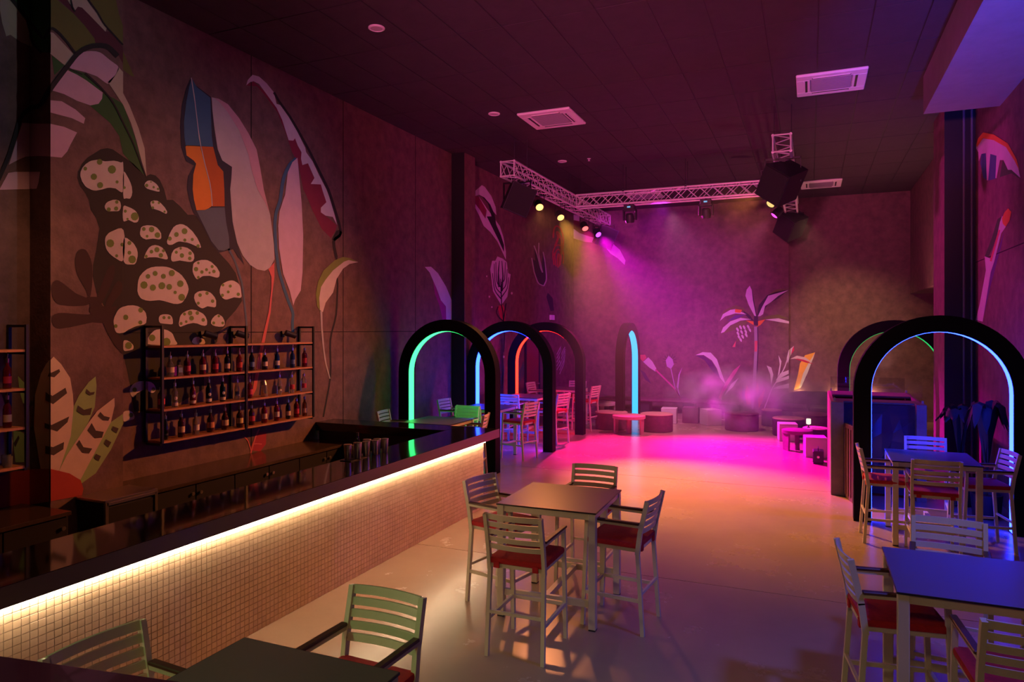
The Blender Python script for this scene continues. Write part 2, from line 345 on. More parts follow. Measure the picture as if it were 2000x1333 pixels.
MURAL = [
('L0','painted_leaf','cream',1,[4.485,6.042,4.594,6.063,4.675,5.965,4.737,5.91,4.774,5.793,4.774,5.659,4.685,5.665,4.584,5.701,4.544,5.669,4.505,5.79,4.485,5.912]),
('R1','painted_leaf','cream',1,[-7.57,5.797,-7.52,5.641,-7.57,5.663]),
('L0','painted_leaf','green',1,[4.594,6.089,4.774,6.168,4.774,5.917,4.685,5.985]),
('R1','painted_leaf','green',1,[-7.57,6.172,-7.235,6.11,-7.235,5.774,-7.332,5.702,-7.57,5.921]),
('L1','painted_leaf','green',1,[4.777,6.107,4.782,6.11,4.782,5.781,4.777,5.772]),
('R1','painted_leaf','green',1,[-7.57,5.902,-7.332,5.702,-7.235,5.73,-7.235,5.537,-7.381,5.56,-7.496,5.701]),
('L1','painted_leaf','green',1,[4.777,5.728,4.782,5.733,4.782,5.537,4.777,5.535]),
('L1','painted_leaf','olive',1,[4.777,6.107,4.851,6.113,5.028,6.042,5.148,5.965,5.26,5.869,5.272,5.823,5.137,5.722,5.062,5.639,4.961,5.722,4.862,5.781,4.777,5.79]),
('L1','painted_leaf','cream',1,[4.777,5.747,4.808,5.754,5.034,5.602,4.933,5.457,4.777,5.525]),
('L1','painted_leaf','green',1,[4.792,5.515,4.922,5.454,4.819,5.317]),
('L1','painted_leaf','olive',1,[5.189,6.288,5.512,6.429,5.563,6.247,5.608,6.149,5.608,5.926,5.418,6.044,5.296,6.165]),
('L1','painted_leaf','cream',1,[4.95,6.183,5.166,6.277,5.296,6.182,5.406,6.039,5.393,5.994,5.236,6.084,5.119,6.147,5.073,6.138,5.034,6.072,4.977,6.125]),
('L1','painted_leaf','maroon',1,[4.851,6.129,4.95,6.172,5.034,6.072,5.073,6.138,5.119,6.147,5.393,5.994,5.443,6.014,5.608,5.903,5.608,5.71,5.55,5.788,5.387,5.821,5.272,5.823,5.26,5.869,5.148,5.965,5.028,6.042]),
('L0','painted_leaf','olive',1,[5.864,6.001,6.016,5.746,5.967,5.742,5.864,5.781]),
('L0','painted_vein','black',3,[4.581,6.056,4.774,5.888,4.774,5.945,4.608,6.091]),
('R1','painted_vein','black',3,[-7.57,5.893,-7.41,5.737,-7.375,5.708,-7.328,5.691,-7.288,5.705,-7.235,5.765,-7.235,5.8,-7.247,5.8,-7.278,5.782,-7.324,5.729,-7.337,5.723,-7.374,5.752,-7.57,5.95]),
('L1','painted_vein','black',3,[4.777,5.763,4.784,5.776,4.805,5.781,4.867,5.756,4.951,5.694,5.047,5.6,5.066,5.619,4.97,5.717,4.886,5.781,4.838,5.804,4.817,5.81,4.795,5.808,4.777,5.797]),
('L0','painted_vein','black',3,[4.743,5.91,4.765,5.811,4.774,5.782,4.773,5.928]),
('R1','painted_vein','black',3,[-7.57,5.786,-7.536,5.709,-7.512,5.671,-7.479,5.634,-7.376,5.547,-7.353,5.558,-7.413,5.61,-7.479,5.678,-7.499,5.712,-7.54,5.82,-7.57,5.931]),
('L1','painted_vein','black',3,[5.168,6.255,5.287,6.156,5.348,6.08,5.379,6.051,5.601,5.918,5.608,5.926,5.608,5.939,5.395,6.07,5.365,6.097,5.305,6.175,5.187,6.277]),
('L1','painted_vein','black',3,[4.986,6.17,4.997,6.118,5.01,6.087,5.032,6.062,5.046,6.076,5.019,6.112,5.002,6.18]),
('L1','painted_leaf','green',1,[4.966,5.442,5.062,5.447,5.166,5.444,5.266,5.393,5.357,5.298,5.493,5.282,5.608,5.253,5.608,4.685,5.563,4.872,5.449,4.993,5.213,5.113,5.177,5.141]),
('L0','painted_leaf','green',1,[5.864,5.371,6.016,5.03,6.165,4.574,6.016,4.656,5.864,4.777]),
('L1','painted_leaf','cream',2,[5.418,5.443,5.518,5.557,5.55,5.654,5.608,5.616,5.608,5.376,5.608,5.241]),
('L0','painted_leaf','cream',2,[5.864,5.75,5.864,5.499,5.946,5.383,6.072,5.138,6.158,4.908,6.187,4.566,6.115,4.74,6.044,4.974,5.967,5.172,5.864,5.358]),
('L1','painted_stripe','pinkish',2,[4.977,5.462,4.989,5.493,5.015,5.538,5.073,5.622,5.095,5.645,5.115,5.661,5.174,5.695,5.215,5.713,5.282,5.734,5.332,5.738,5.36,5.731,5.449,5.694,5.535,5.668,5.55,5.654,5.553,5.636,5.546,5.614,5.501,5.529,5.457,5.456,5.437,5.432,5.42,5.421,5.406,5.42,5.375,5.429,5.296,5.459,5.263,5.462,5.154,5.462,5.008,5.447,4.986,5.449]),
('L1','painted_stripe','pinkish',2,[4.798,5.15,4.955,5.416,5.062,5.403,5.166,5.377,5.357,5.303,5.35,5.233,5.308,5.164,5.213,5.118,5.062,5.123,4.922,5.151]),
('L1','painted_stripe','pinkish',2,[4.777,5.043,4.895,5.068,5.045,5.025,5.154,4.962,5.137,4.897,5.005,4.921,4.777,4.916]),
('L0','painted_stripe','pinkish',2,[4.701,4.827,4.774,4.842,4.774,4.493,4.737,4.483,4.665,4.435,4.569,4.361]),
('R1','painted_stripe','pinkish',2,[-7.57,4.845,-7.463,4.827,-7.235,4.801,-7.235,4.462,-7.413,4.484,-7.57,4.495]),
('L1','painted_stripe','pinkish',2,[4.777,4.799,4.922,4.806,5.062,4.783,4.989,4.634,4.955,4.555,4.895,4.476,4.777,4.46]),
('L0','painted_stripe','pinkish',2,[4.774,4.15,4.476,4.086,4.564,4.276,4.634,4.301,4.774,4.33]),
('R1','painted_stripe','pinkish',2,[-7.57,4.152,-7.57,4.332,-7.389,4.316,-7.413,4.211,-7.446,4.144]),
('L0','painted_vein','black',4,[4.484,4.178,4.556,4.366,4.594,4.475,4.655,4.692,4.691,4.834,4.705,4.871,4.722,4.902,4.741,4.929,4.774,4.964,4.774,5.018,4.735,4.983,4.709,4.953,4.686,4.92,4.666,4.882,4.65,4.838,4.614,4.694,4.555,4.48,4.519,4.374,4.448,4.188]),
('R1','painted_vein','black',4,[-7.57,4.967,-7.515,4.977,-7.412,4.979,-7.356,4.995,-7.312,5.026,-7.235,5.113,-7.235,5.203,-7.308,5.136,-7.374,5.059,-7.406,5.036,-7.44,5.026,-7.535,5.026,-7.57,5.021]),
('L1','painted_vein','black',4,[4.777,5.112,4.829,5.208,5.049,5.566,5.081,5.612,5.135,5.673,5.188,5.716,5.242,5.751,5.326,5.788,5.379,5.802,5.403,5.802,5.431,5.793,5.514,5.744,5.561,5.8,5.471,5.851,5.433,5.862,5.396,5.862,5.327,5.843,5.231,5.8,5.167,5.758,5.107,5.707,5.043,5.634,5.009,5.584,4.777,5.201]),
('L1','painted_vein','black',4,[4.964,5.431,5.117,5.417,5.122,5.428,4.969,5.442]),
('L1','painted_vein','black',4,[5.141,5.438,5.318,5.346,5.436,5.261,5.505,5.182,5.608,5.018,5.608,5.055,5.554,5.147,5.489,5.24,5.453,5.277,5.334,5.366,5.234,5.421,5.156,5.46]),
('L0','painted_vein','black',4,[5.864,5.125,5.969,4.968,6.008,4.9,6.165,4.56,6.179,4.567,6.065,4.824,5.985,4.978,5.864,5.164]),
('L1','painted_frog','frogbrown',1,[5.068,4.295,5.075,4.362,5.122,4.466,5.181,4.541,5.333,4.667,5.415,4.701,5.481,4.702,5.608,4.651,5.608,2.389,5.507,2.483,5.419,2.634,5.358,2.748,5.382,2.92,5.285,3.075,5.243,3.253,5.249,3.377,5.285,3.538,5.323,3.787,5.282,3.897,5.216,3.982,5.201,4.075,5.151,4.161,5.097,4.217]),
('L0','painted_frog','frogbrown',1,[5.864,4.741,5.996,4.69,6.092,4.624,6.165,4.558,6.239,4.606,6.315,4.605,6.379,4.563,6.444,4.454,6.483,4.327,6.576,4.343,6.684,4.282,6.809,4.187,6.909,4.202,7.024,4.149,7.276,3.788,7.517,3.61,7.651,3.475,7.749,3.231,7.769,3.083,7.651,2.947,7.479,2.798,7.442,2.711,7.331,2.625,7.308,2.5,7.094,2.35,7.077,1.865,6.517,1.646,6.016,1.668,5.932,2.139,5.864,2.376]),
('L1','painted_finger','frogdark',2,[4.787,3.093,4.791,3.13,4.803,3.158,4.824,3.178,4.837,3.184,4.852,3.185,4.868,3.18,4.906,3.159,5.04,3.063,5.074,3.048,5.221,2.997,5.233,2.991,5.237,2.983,5.231,2.971,5.194,2.944,5.166,2.933,5.132,2.927,5.047,2.92,4.967,2.92,4.892,2.927,4.862,2.934,4.841,2.946,4.813,2.979,4.796,3.021]),
('L1','painted_finger','frogdark',2,[5.04,3.37,5.043,3.43,5.057,3.482,5.066,3.5,5.078,3.516,5.103,3.536,5.129,3.542,5.155,3.536,5.166,3.528,5.186,3.502,5.217,3.441,5.234,3.376,5.237,3.259,5.231,3.14,5.218,3.055,5.21,3.025,5.202,3.01,5.195,3.014,5.166,3.092,5.074,3.241,5.05,3.308]),
('L1','painted_finger','frogdark',2,[5.469,3.396,5.481,3.397,5.492,3.392,5.5,3.381,5.505,3.364,5.5,3.308,5.482,3.235,5.448,3.153,5.385,3.027,5.339,2.947,5.321,2.929,5.307,2.934,5.297,2.954,5.29,2.985,5.291,3.019,5.301,3.059,5.407,3.333,5.439,3.374]),
('L1','painted_finger','frogdark',2,[5.533,3.215,5.548,3.22,5.565,3.22,5.58,3.213,5.59,3.201,5.6,3.158,5.598,3.13,5.59,3.102,5.572,3.072,5.494,2.981,5.452,2.915,5.434,2.887,5.419,2.875,5.407,2.882,5.397,2.904,5.392,2.934,5.395,2.966,5.409,3.004,5.433,3.048,5.509,3.184]),
('L1','painted_finger','frogdark',2,[4.793,2.796,4.797,2.809,4.816,2.827,4.859,2.842,4.917,2.845,5.127,2.834,5.19,2.834,5.232,2.844,5.287,2.873,5.309,2.872,5.333,2.85,5.355,2.813,5.37,2.775,5.37,2.748,5.351,2.74,5.237,2.747,4.973,2.691,4.873,2.679,4.845,2.684,4.826,2.694,4.803,2.722,4.791,2.759]),
('L1','painted_hand','frogdark',2.6,[5.166,3.025,5.285,3.03,5.358,2.93,5.507,2.923,5.432,2.737,5.358,2.742,5.237,2.82,5.199,2.875,5.213,2.926]),
('L1','painted_arm','frogdark',2.3,[5.309,2.872,5.457,2.922,5.533,2.936,5.482,2.807,5.507,2.657,5.608,2.53,5.608,2.388,5.507,2.483,5.419,2.623,5.358,2.748]),
('L1','painted_spot','spotwhite',3,[5.097,4.32,5.097,4.345,5.101,4.37,5.122,4.419,5.157,4.464,5.201,4.502,5.223,4.516,5.292,4.542,5.385,4.545,5.491,4.576,5.539,4.578,5.578,4.574,5.59,4.579,5.599,4.587,5.605,4.587,5.608,4.566,5.608,4.253,5.591,4.235,5.566,4.241,5.513,4.266,5.448,4.263,5.409,4.253,5.354,4.227,5.278,4.199,5.251,4.196,5.225,4.198,5.173,4.213,5.151,4.227,5.116,4.269]),
('L0','painted_spot','spotwhite',3,[5.864,4.653,5.873,4.486,5.873,4.39,5.864,4.325]),
('L1','painted_dot','dotgreen',4,[5.352,4.531,5.344,4.508,5.324,4.492,5.301,4.491,5.286,4.505,5.286,4.528,5.301,4.549,5.324,4.558,5.344,4.551]),
('L1','painted_dot','dotgreen',4,[5.173,4.419,5.168,4.403,5.155,4.393,5.14,4.393,5.131,4.402,5.131,4.417,5.14,4.431,5.155,4.436,5.168,4.432]),
('L1','painted_dot','dotgreen',4,[5.288,4.354,5.279,4.329,5.258,4.312,5.233,4.311,5.217,4.327,5.217,4.352,5.233,4.374,5.258,4.383,5.279,4.375]),
('L1','painted_dot','dotgreen',4,[5.517,4.482,5.505,4.448,5.475,4.425,5.442,4.424,5.42,4.445,5.42,4.478,5.442,4.507,5.475,4.521,5.505,4.51]),
('L1','painted_dot','dotgreen',4,[5.36,4.274,5.352,4.25,5.331,4.235,5.308,4.234,5.292,4.25,5.292,4.273,5.308,4.294,5.331,4.303,5.352,4.295]),
('L1','painted_dot','dotgreen',4,[5.549,4.347,5.544,4.334,5.532,4.325,5.519,4.325,5.511,4.333,5.511,4.346,5.519,4.357,5.532,4.362,5.544,4.358]),
('L1','painted_spot','spotwhite',3,[5.608,4.461,5.608,4.204,5.605,4.252,5.604,4.416]),
('L0','painted_spot','spotwhite',3,[5.864,4.543,5.865,4.55,5.876,4.563,5.892,4.551,5.939,4.486,5.963,4.441,5.979,4.399,5.986,4.337,5.978,4.293,5.96,4.257,5.947,4.249,5.902,4.247,5.88,4.236,5.871,4.24,5.864,4.274]),
('L0','painted_dot','dotgreen',4,[5.897,4.374,5.893,4.362,5.882,4.353,5.869,4.353,5.864,4.358,5.864,4.377,5.869,4.384,5.882,4.388,5.893,4.384]),
('L1','painted_spot','spotwhite',3,[5.38,4.047,5.396,4.079,5.421,4.102,5.481,4.132,5.521,4.14,5.556,4.135,5.567,4.125,5.574,4.111,5.58,4.079,5.574,4.048,5.556,4.021,5.543,4.014,5.427,3.994,5.406,3.999,5.391,4.01,5.381,4.027]),
('L1','painted_dot','dotgreen',4,[5.547,4.119,5.542,4.104,5.53,4.095,5.515,4.095,5.506,4.105,5.506,4.119,5.515,4.131,5.53,4.136,5.542,4.131]),
('L1','painted_dot','dotgreen',4,[5.453,4.02,5.447,4.003,5.432,3.992,5.415,3.992,5.404,4.003,5.404,4.02,5.415,4.035,5.432,4.04,5.447,4.034]),
('L1','painted_dot','dotgreen',4,[5.544,4.044,5.538,4.027,5.523,4.016,5.505,4.016,5.494,4.027,5.494,4.044,5.505,4.059,5.523,4.065,5.538,4.059]),
('L1','painted_spot','spotwhite',3,[5.608,4.072,5.608,3.918,5.603,3.946,5.601,3.994]),
('L0','painted_spot','spotwhite',3,[5.864,4.136,5.875,4.154,5.889,4.156,5.973,4.139,6.02,4.121,6.038,4.107,6.066,4.072,6.074,4.055,6.074,4.019,6.062,3.989,6.038,3.974,6.008,3.971,5.937,3.992,5.878,3.964,5.865,3.971]),
('L0','painted_dot','dotgreen',4,[5.911,4.093,5.906,4.08,5.894,4.071,5.88,4.071,5.871,4.08,5.871,4.094,5.88,4.105,5.894,4.11,5.906,4.105]),
('L0','painted_dot','dotgreen',4,[6.072,4.054,6.059,4.019,6.027,3.997,5.99,3.998,5.966,4.021,5.966,4.056,5.99,4.086,6.027,4.098,6.059,4.086]),
('L0','painted_dot','dotgreen',4,[5.936,4.003,5.932,3.992,5.922,3.985,5.911,3.986,5.904,3.993,5.904,4.003,5.911,4.012,5.922,4.016,5.932,4.012]),
('L0','painted_spot','spotwhite',3,[6.153,4.454,6.165,4.483,6.19,4.509,6.218,4.523,6.252,4.527,6.291,4.516,6.328,4.498,6.352,4.475,6.366,4.45,6.372,4.418,6.366,4.411,6.334,4.407,6.237,4.411,6.19,4.417,6.163,4.433]),
('L0','painted_dot','dotgreen',4,[6.208,4.459,6.202,4.443,6.188,4.433,6.171,4.432,6.16,4.442,6.16,4.457,6.171,4.471,6.188,4.477,6.202,4.472]),
('L0','painted_dot','dotgreen',4,[6.301,4.455,6.297,4.443,6.286,4.436,6.274,4.436,6.267,4.443,6.267,4.454,6.274,4.463,6.286,4.468,6.297,4.464]),
('L0','painted_dot','dotgreen',4,[6.258,4.512,6.248,4.499,6.234,4.503,6.239,4.518,6.248,4.521]),
('L0','painted_dot','dotgreen',4,[6.365,4.444,6.361,4.433,6.35,4.426,6.338,4.426,6.33,4.433,6.33,4.444,6.338,4.453,6.35,4.458,6.361,4.454]),
('L0','painted_spot','spotwhite',3,[6.239,4.231,6.239,4.253,6.252,4.271,6.291,4.287,6.34,4.292,6.388,4.271,6.448,4.226,6.483,4.182,6.484,4.16,6.47,4.147,6.457,4.148,6.373,4.171,6.28,4.182,6.254,4.195]),
('L0','painted_dot','dotgreen',4,[6.295,4.264,6.29,4.252,6.278,4.244,6.264,4.244,6.256,4.252,6.256,4.264,6.264,4.275,6.278,4.28,6.29,4.275]),
('L0','painted_dot','dotgreen',4,[6.291,4.196,6.286,4.184,6.274,4.175,6.261,4.175,6.252,4.184,6.252,4.196,6.261,4.207,6.274,4.211,6.286,4.207]),
('L0','painted_dot','dotgreen',4,[6.378,4.271,6.373,4.259,6.363,4.252,6.351,4.252,6.343,4.259,6.343,4.27,6.351,4.28,6.363,4.284,6.373,4.28]),
('L0','painted_dot','dotgreen',4,[6.461,4.173,6.457,4.163,6.447,4.156,6.435,4.156,6.428,4.163,6.428,4.173,6.435,4.182,6.447,4.186,6.457,4.182]),
('L0','painted_spot','spotwhite',3,[6.092,3.865,6.104,3.917,6.116,3.932,6.135,3.944,6.188,3.962,6.266,3.969,6.315,3.959,6.336,3.949,6.372,3.918,6.394,3.886,6.398,3.838,6.389,3.818,6.366,3.807,6.277,3.807,6.177,3.784,6.135,3.794,6.104,3.813,6.092,3.837]),
('L0','painted_dot','dotgreen',4,[6.17,3.913,6.164,3.896,6.148,3.885,6.129,3.886,6.118,3.897,6.118,3.914,6.129,3.929,6.148,3.934,6.164,3.928]),
('L0','painted_dot','dotgreen',4,[6.295,3.924,6.285,3.899,6.261,3.883,6.234,3.884,6.217,3.901,6.217,3.926,6.234,3.947,6.261,3.955,6.285,3.946]),
('L0','painted_dot','dotgreen',4,[6.381,3.864,6.372,3.839,6.348,3.823,6.32,3.824,6.302,3.841,6.302,3.866,6.32,3.888,6.348,3.896,6.372,3.886]),
('L0','painted_dot','dotgreen',4,[6.209,3.828,6.205,3.816,6.193,3.808,6.18,3.809,6.171,3.817,6.171,3.83,6.18,3.84,6.193,3.844,6.205,3.839]),
('L0','painted_spot','spotwhite',3,[6.483,3.804,6.52,3.893,6.551,3.947,6.583,3.992,6.627,4.024,6.683,4.044,6.712,4.047,6.739,4.046,6.795,4.03,6.882,3.977,6.962,3.897,7.004,3.832,7.025,3.78,7.01,3.771,6.991,3.773,6.854,3.808,6.795,3.817,6.689,3.818,6.657,3.813,6.63,3.802,6.563,3.763,6.524,3.756,6.508,3.757,6.488,3.767,6.48,3.787]),
('L0','painted_dot','dotgreen',4,[6.801,3.967,6.79,3.94,6.762,3.922,6.73,3.923,6.709,3.942,6.709,3.969,6.73,3.994,6.762,4.003,6.79,3.992]),
('L0','painted_dot','dotgreen',4,[6.662,3.906,6.654,3.885,6.632,3.871,6.608,3.872,6.592,3.887,6.592,3.908,6.608,3.927,6.632,3.934,6.654,3.926]),
('L0','painted_dot','dotgreen',4,[6.555,3.84,6.547,3.821,6.528,3.809,6.507,3.81,6.493,3.823,6.493,3.842,6.507,3.859,6.528,3.865,6.547,3.857]),
('L0','painted_dot','dotgreen',4,[6.783,3.848,6.777,3.833,6.762,3.824,6.745,3.825,6.734,3.835,6.734,3.85,6.745,3.862,6.762,3.867,6.777,3.861]),
('L0','painted_dot','dotgreen',4,[6.903,3.87,6.897,3.855,6.882,3.846,6.864,3.847,6.853,3.857,6.853,3.872,6.864,3.885,6.882,3.889,6.897,3.884]),
('L0','painted_dot','dotgreen',4,[7.003,3.794,6.996,3.777,6.978,3.767,6.959,3.768,6.946,3.779,6.946,3.796,6.959,3.811,6.978,3.816,6.996,3.809]),
('L1','painted_spot','spotwhite',3,[5.385,3.617,5.383,3.664,5.387,3.688,5.395,3.71,5.424,3.747,5.444,3.763,5.545,3.817,5.585,3.826,5.608,3.81,5.608,3.467,5.593,3.449,5.565,3.452,5.483,3.491,5.437,3.523,5.406,3.558,5.396,3.577]),
('L0','painted_spot','spotwhite',3,[5.864,3.862,5.868,3.859,5.882,3.79,5.885,3.685,5.88,3.58,5.868,3.509,5.864,3.504]),
('L1','painted_dot','dotgreen',4,[5.494,3.643,5.483,3.612,5.455,3.593,5.423,3.595,5.402,3.617,5.402,3.648,5.423,3.675,5.455,3.684,5.483,3.672]),
('L1','painted_dot','dotgreen',4,[5.543,3.507,5.538,3.494,5.527,3.487,5.514,3.488,5.506,3.497,5.506,3.509,5.514,3.52,5.527,3.523,5.538,3.518]),
('L1','painted_dot','dotgreen',4,[5.608,3.626,5.598,3.619,5.583,3.62,5.572,3.631,5.572,3.646,5.583,3.658,5.598,3.663,5.608,3.658]),
('L1','painted_spot','spotwhite',3,[5.608,3.671,5.608,3.487,5.605,3.504,5.602,3.581]),
('L0','painted_spot','spotwhite',3,[5.864,3.717,5.871,3.755,5.891,3.772,5.919,3.767,5.997,3.721,6.016,3.701,6.046,3.657,6.059,3.614,6.06,3.57,6.041,3.498,6.032,3.48,6.012,3.461,5.924,3.453,5.892,3.46,5.871,3.485,5.864,3.524]),
('L0','painted_dot','dotgreen',4,[5.973,3.717,5.966,3.7,5.95,3.689,5.931,3.69,5.919,3.702,5.919,3.72,5.931,3.735,5.95,3.74,5.966,3.733]),
('L0','painted_dot','dotgreen',4,[5.971,3.599,5.965,3.583,5.95,3.573,5.932,3.574,5.921,3.586,5.921,3.602,5.932,3.617,5.95,3.621,5.965,3.614]),
('L0','painted_dot','dotgreen',4,[6.036,3.524,6.023,3.491,5.992,3.471,5.956,3.474,5.933,3.498,5.933,3.532,5.956,3.56,5.992,3.569,6.023,3.555]),
('L0','painted_spot','spotwhite',3,[6.153,3.573,6.179,3.629,6.218,3.688,6.26,3.717,6.307,3.73,6.361,3.727,6.412,3.709,6.453,3.669,6.481,3.624,6.495,3.589,6.493,3.575,6.481,3.566,6.455,3.564,6.337,3.578,6.304,3.577,6.218,3.567,6.16,3.549,6.149,3.553]),
('L0','painted_dot','dotgreen',4,[6.37,3.678,6.361,3.655,6.339,3.642,6.313,3.643,6.297,3.659,6.297,3.682,6.313,3.702,6.339,3.708,6.361,3.699]),
('L0','painted_dot','dotgreen',4,[6.279,3.643,6.272,3.627,6.256,3.617,6.239,3.618,6.227,3.629,6.227,3.646,6.239,3.66,6.256,3.665,6.272,3.658]),
('L0','painted_dot','dotgreen',4,[6.423,3.612,6.415,3.592,6.395,3.58,6.373,3.581,6.358,3.596,6.358,3.616,6.373,3.633,6.395,3.639,6.415,3.631]),
('L0','painted_dot','dotgreen',4,[6.451,3.674,6.445,3.66,6.432,3.651,6.416,3.652,6.406,3.662,6.406,3.676,6.416,3.688,6.432,3.692,6.445,3.686]),
('L0','painted_dot','dotgreen',4,[6.199,3.578,6.194,3.564,6.181,3.556,6.166,3.557,6.157,3.567,6.157,3.58,6.166,3.592,6.181,3.596,6.194,3.59]),
('L0','painted_spot','spotwhite',3,[6.544,3.604,6.555,3.649,6.583,3.694,6.605,3.712,6.664,3.741,6.727,3.754,6.796,3.748,6.852,3.726,6.897,3.687,6.909,3.667,6.912,3.621,6.893,3.583,6.858,3.568,6.809,3.565,6.679,3.57,6.588,3.548,6.567,3.547,6.554,3.555,6.546,3.569]),
('L0','painted_dot','dotgreen',4,[6.747,3.641,6.738,3.62,6.717,3.608,6.693,3.609,6.678,3.624,6.678,3.645,6.693,3.663,6.717,3.669,6.738,3.66]),
('L0','painted_dot','dotgreen',4,[6.647,3.674,6.641,3.66,6.627,3.651,6.611,3.652,6.6,3.662,6.6,3.676,6.611,3.688,6.627,3.693,6.641,3.687]),
('L0','painted_dot','dotgreen',4,[6.872,3.683,6.865,3.666,6.848,3.656,6.827,3.657,6.814,3.669,6.814,3.686,6.827,3.701,6.848,3.706,6.865,3.699]),
('L0','painted_dot','dotgreen',4,[6.867,3.615,6.86,3.598,6.843,3.587,6.823,3.588,6.809,3.601,6.809,3.618,6.823,3.633,6.843,3.638,6.86,3.631]),
('L0','painted_dot','dotgreen',4,[6.711,3.73,6.707,3.719,6.695,3.712,6.682,3.713,6.673,3.72,6.673,3.732,6.682,3.742,6.695,3.745,6.707,3.741]),
('L0','painted_spot','spotwhite',3,[6.884,3.473,6.896,3.538,6.909,3.557,6.932,3.574,6.962,3.588,7.029,3.609,7.098,3.616,7.134,3.615,7.203,3.595,7.295,3.534,7.344,3.472,7.349,3.453,7.344,3.416,7.332,3.4,7.313,3.391,7.284,3.389,7.169,3.405,7.074,3.396,7.046,3.389,6.979,3.349,6.96,3.344,6.943,3.352,6.926,3.368,6.901,3.406,6.887,3.438]),
('L0','painted_dot','dotgreen',4,[6.977,3.48,6.969,3.459,6.946,3.447,6.921,3.449,6.905,3.464,6.905,3.486,6.921,3.503,6.946,3.509,6.969,3.5]),
('L0','painted_dot','dotgreen',4,[7.067,3.449,7.06,3.432,7.043,3.423,7.023,3.424,7.01,3.436,7.01,3.453,7.023,3.467,7.043,3.471,7.06,3.464]),
('L0','painted_dot','dotgreen',4,[7.142,3.487,7.136,3.472,7.121,3.463,7.103,3.464,7.091,3.475,7.091,3.49,7.103,3.502,7.121,3.507,7.136,3.5]),
('L0','painted_dot','dotgreen',4,[7,3.565,6.994,3.552,6.981,3.545,6.966,3.546,6.957,3.555,6.957,3.568,6.966,3.578,6.981,3.582,6.994,3.577]),
('L0','painted_dot','dotgreen',4,[7.24,3.537,7.234,3.522,7.218,3.513,7.2,3.514,7.188,3.525,7.188,3.54,7.2,3.553,7.218,3.557,7.234,3.55]),
('L0','painted_dot','dotgreen',4,[7.275,3.473,7.267,3.456,7.249,3.446,7.229,3.448,7.215,3.46,7.215,3.477,7.229,3.491,7.249,3.496,7.267,3.489]),
('L0','painted_dot','dotgreen',4,[7.001,3.372,6.996,3.359,6.982,3.351,6.965,3.352,6.955,3.362,6.955,3.376,6.965,3.387,6.982,3.391,6.996,3.385]),
('L0','painted_dot','dotgreen',4,[7.188,3.448,7.184,3.437,7.172,3.431,7.159,3.432,7.151,3.44,7.151,3.451,7.159,3.46,7.172,3.463,7.184,3.458]),
('L0','painted_spot','spotwhite',3,[6.06,3.22,6.068,3.271,6.088,3.322,6.132,3.373,6.189,3.418,6.249,3.445,6.322,3.461,6.417,3.47,6.47,3.47,6.52,3.464,6.571,3.45,6.67,3.405,6.711,3.379,6.772,3.315,6.809,3.25,6.821,3.203,6.809,3.156,6.775,3.089,6.727,3.031,6.702,3.015,6.645,3.002,6.584,3.002,6.429,3.034,6.367,3.041,6.233,3.026,6.17,3.031,6.117,3.046,6.097,3.06,6.069,3.098,6.055,3.142]),
('L0','painted_dot','dotgreen',4,[6.198,3.221,6.185,3.19,6.154,3.172,6.12,3.176,6.097,3.199,6.097,3.232,6.12,3.258,6.154,3.266,6.185,3.252]),
('L0','painted_dot','dotgreen',4,[6.236,3.332,6.228,3.313,6.209,3.301,6.187,3.303,6.173,3.318,6.173,3.338,6.187,3.354,6.209,3.359,6.228,3.351]),
('L0','painted_dot','dotgreen',4,[6.343,3.376,6.334,3.354,6.313,3.342,6.289,3.344,6.273,3.36,6.273,3.382,6.289,3.4,6.313,3.406,6.334,3.396]),
('L0','painted_dot','dotgreen',4,[6.464,3.348,6.456,3.326,6.434,3.314,6.409,3.316,6.393,3.332,6.393,3.354,6.409,3.373,6.434,3.378,6.456,3.369]),
('L0','painted_dot','dotgreen',4,[6.602,3.4,6.591,3.373,6.563,3.356,6.531,3.359,6.511,3.379,6.511,3.408,6.531,3.431,6.563,3.438,6.591,3.426]),
('L0','painted_dot','dotgreen',4,[6.739,3.271,6.727,3.241,6.696,3.224,6.661,3.227,6.639,3.249,6.639,3.28,6.661,3.305,6.696,3.312,6.727,3.299]),
('L0','painted_dot','dotgreen',4,[6.319,3.196,6.308,3.17,6.282,3.154,6.252,3.158,6.232,3.178,6.232,3.205,6.252,3.228,6.282,3.234,6.308,3.222]),
('L0','painted_dot','dotgreen',4,[6.457,3.227,6.445,3.197,6.414,3.179,6.379,3.183,6.356,3.206,6.356,3.237,6.379,3.263,6.414,3.271,6.445,3.257]),
('L0','painted_dot','dotgreen',4,[6.559,3.219,6.549,3.193,6.523,3.179,6.494,3.182,6.475,3.201,6.475,3.227,6.494,3.249,6.523,3.255,6.549,3.243]),
('L0','painted_dot','dotgreen',4,[6.632,3.151,6.626,3.136,6.611,3.128,6.594,3.13,6.583,3.141,6.583,3.156,6.594,3.168,6.611,3.172,6.626,3.165]),
('L0','painted_dot','dotgreen',4,[6.763,3.093,6.75,3.061,6.717,3.044,6.68,3.048,6.656,3.072,6.656,3.105,6.68,3.131,6.717,3.138,6.75,3.123]),
('L0','painted_spot','spotwhite',3,[7.349,3.225,7.365,3.271,7.381,3.294,7.405,3.314,7.484,3.349,7.531,3.362,7.574,3.368,7.613,3.364,7.684,3.337,7.71,3.317,7.728,3.292,7.739,3.261,7.755,3.158,7.752,3.142,7.74,3.13,7.717,3.125,7.613,3.129,7.495,3.095,7.461,3.091,7.432,3.096,7.406,3.108,7.368,3.14,7.349,3.18]),
('L0','painted_dot','dotgreen',4,[7.569,3.287,7.562,3.272,7.545,3.263,7.526,3.265,7.513,3.276,7.513,3.292,7.526,3.304,7.545,3.308,7.562,3.301]),
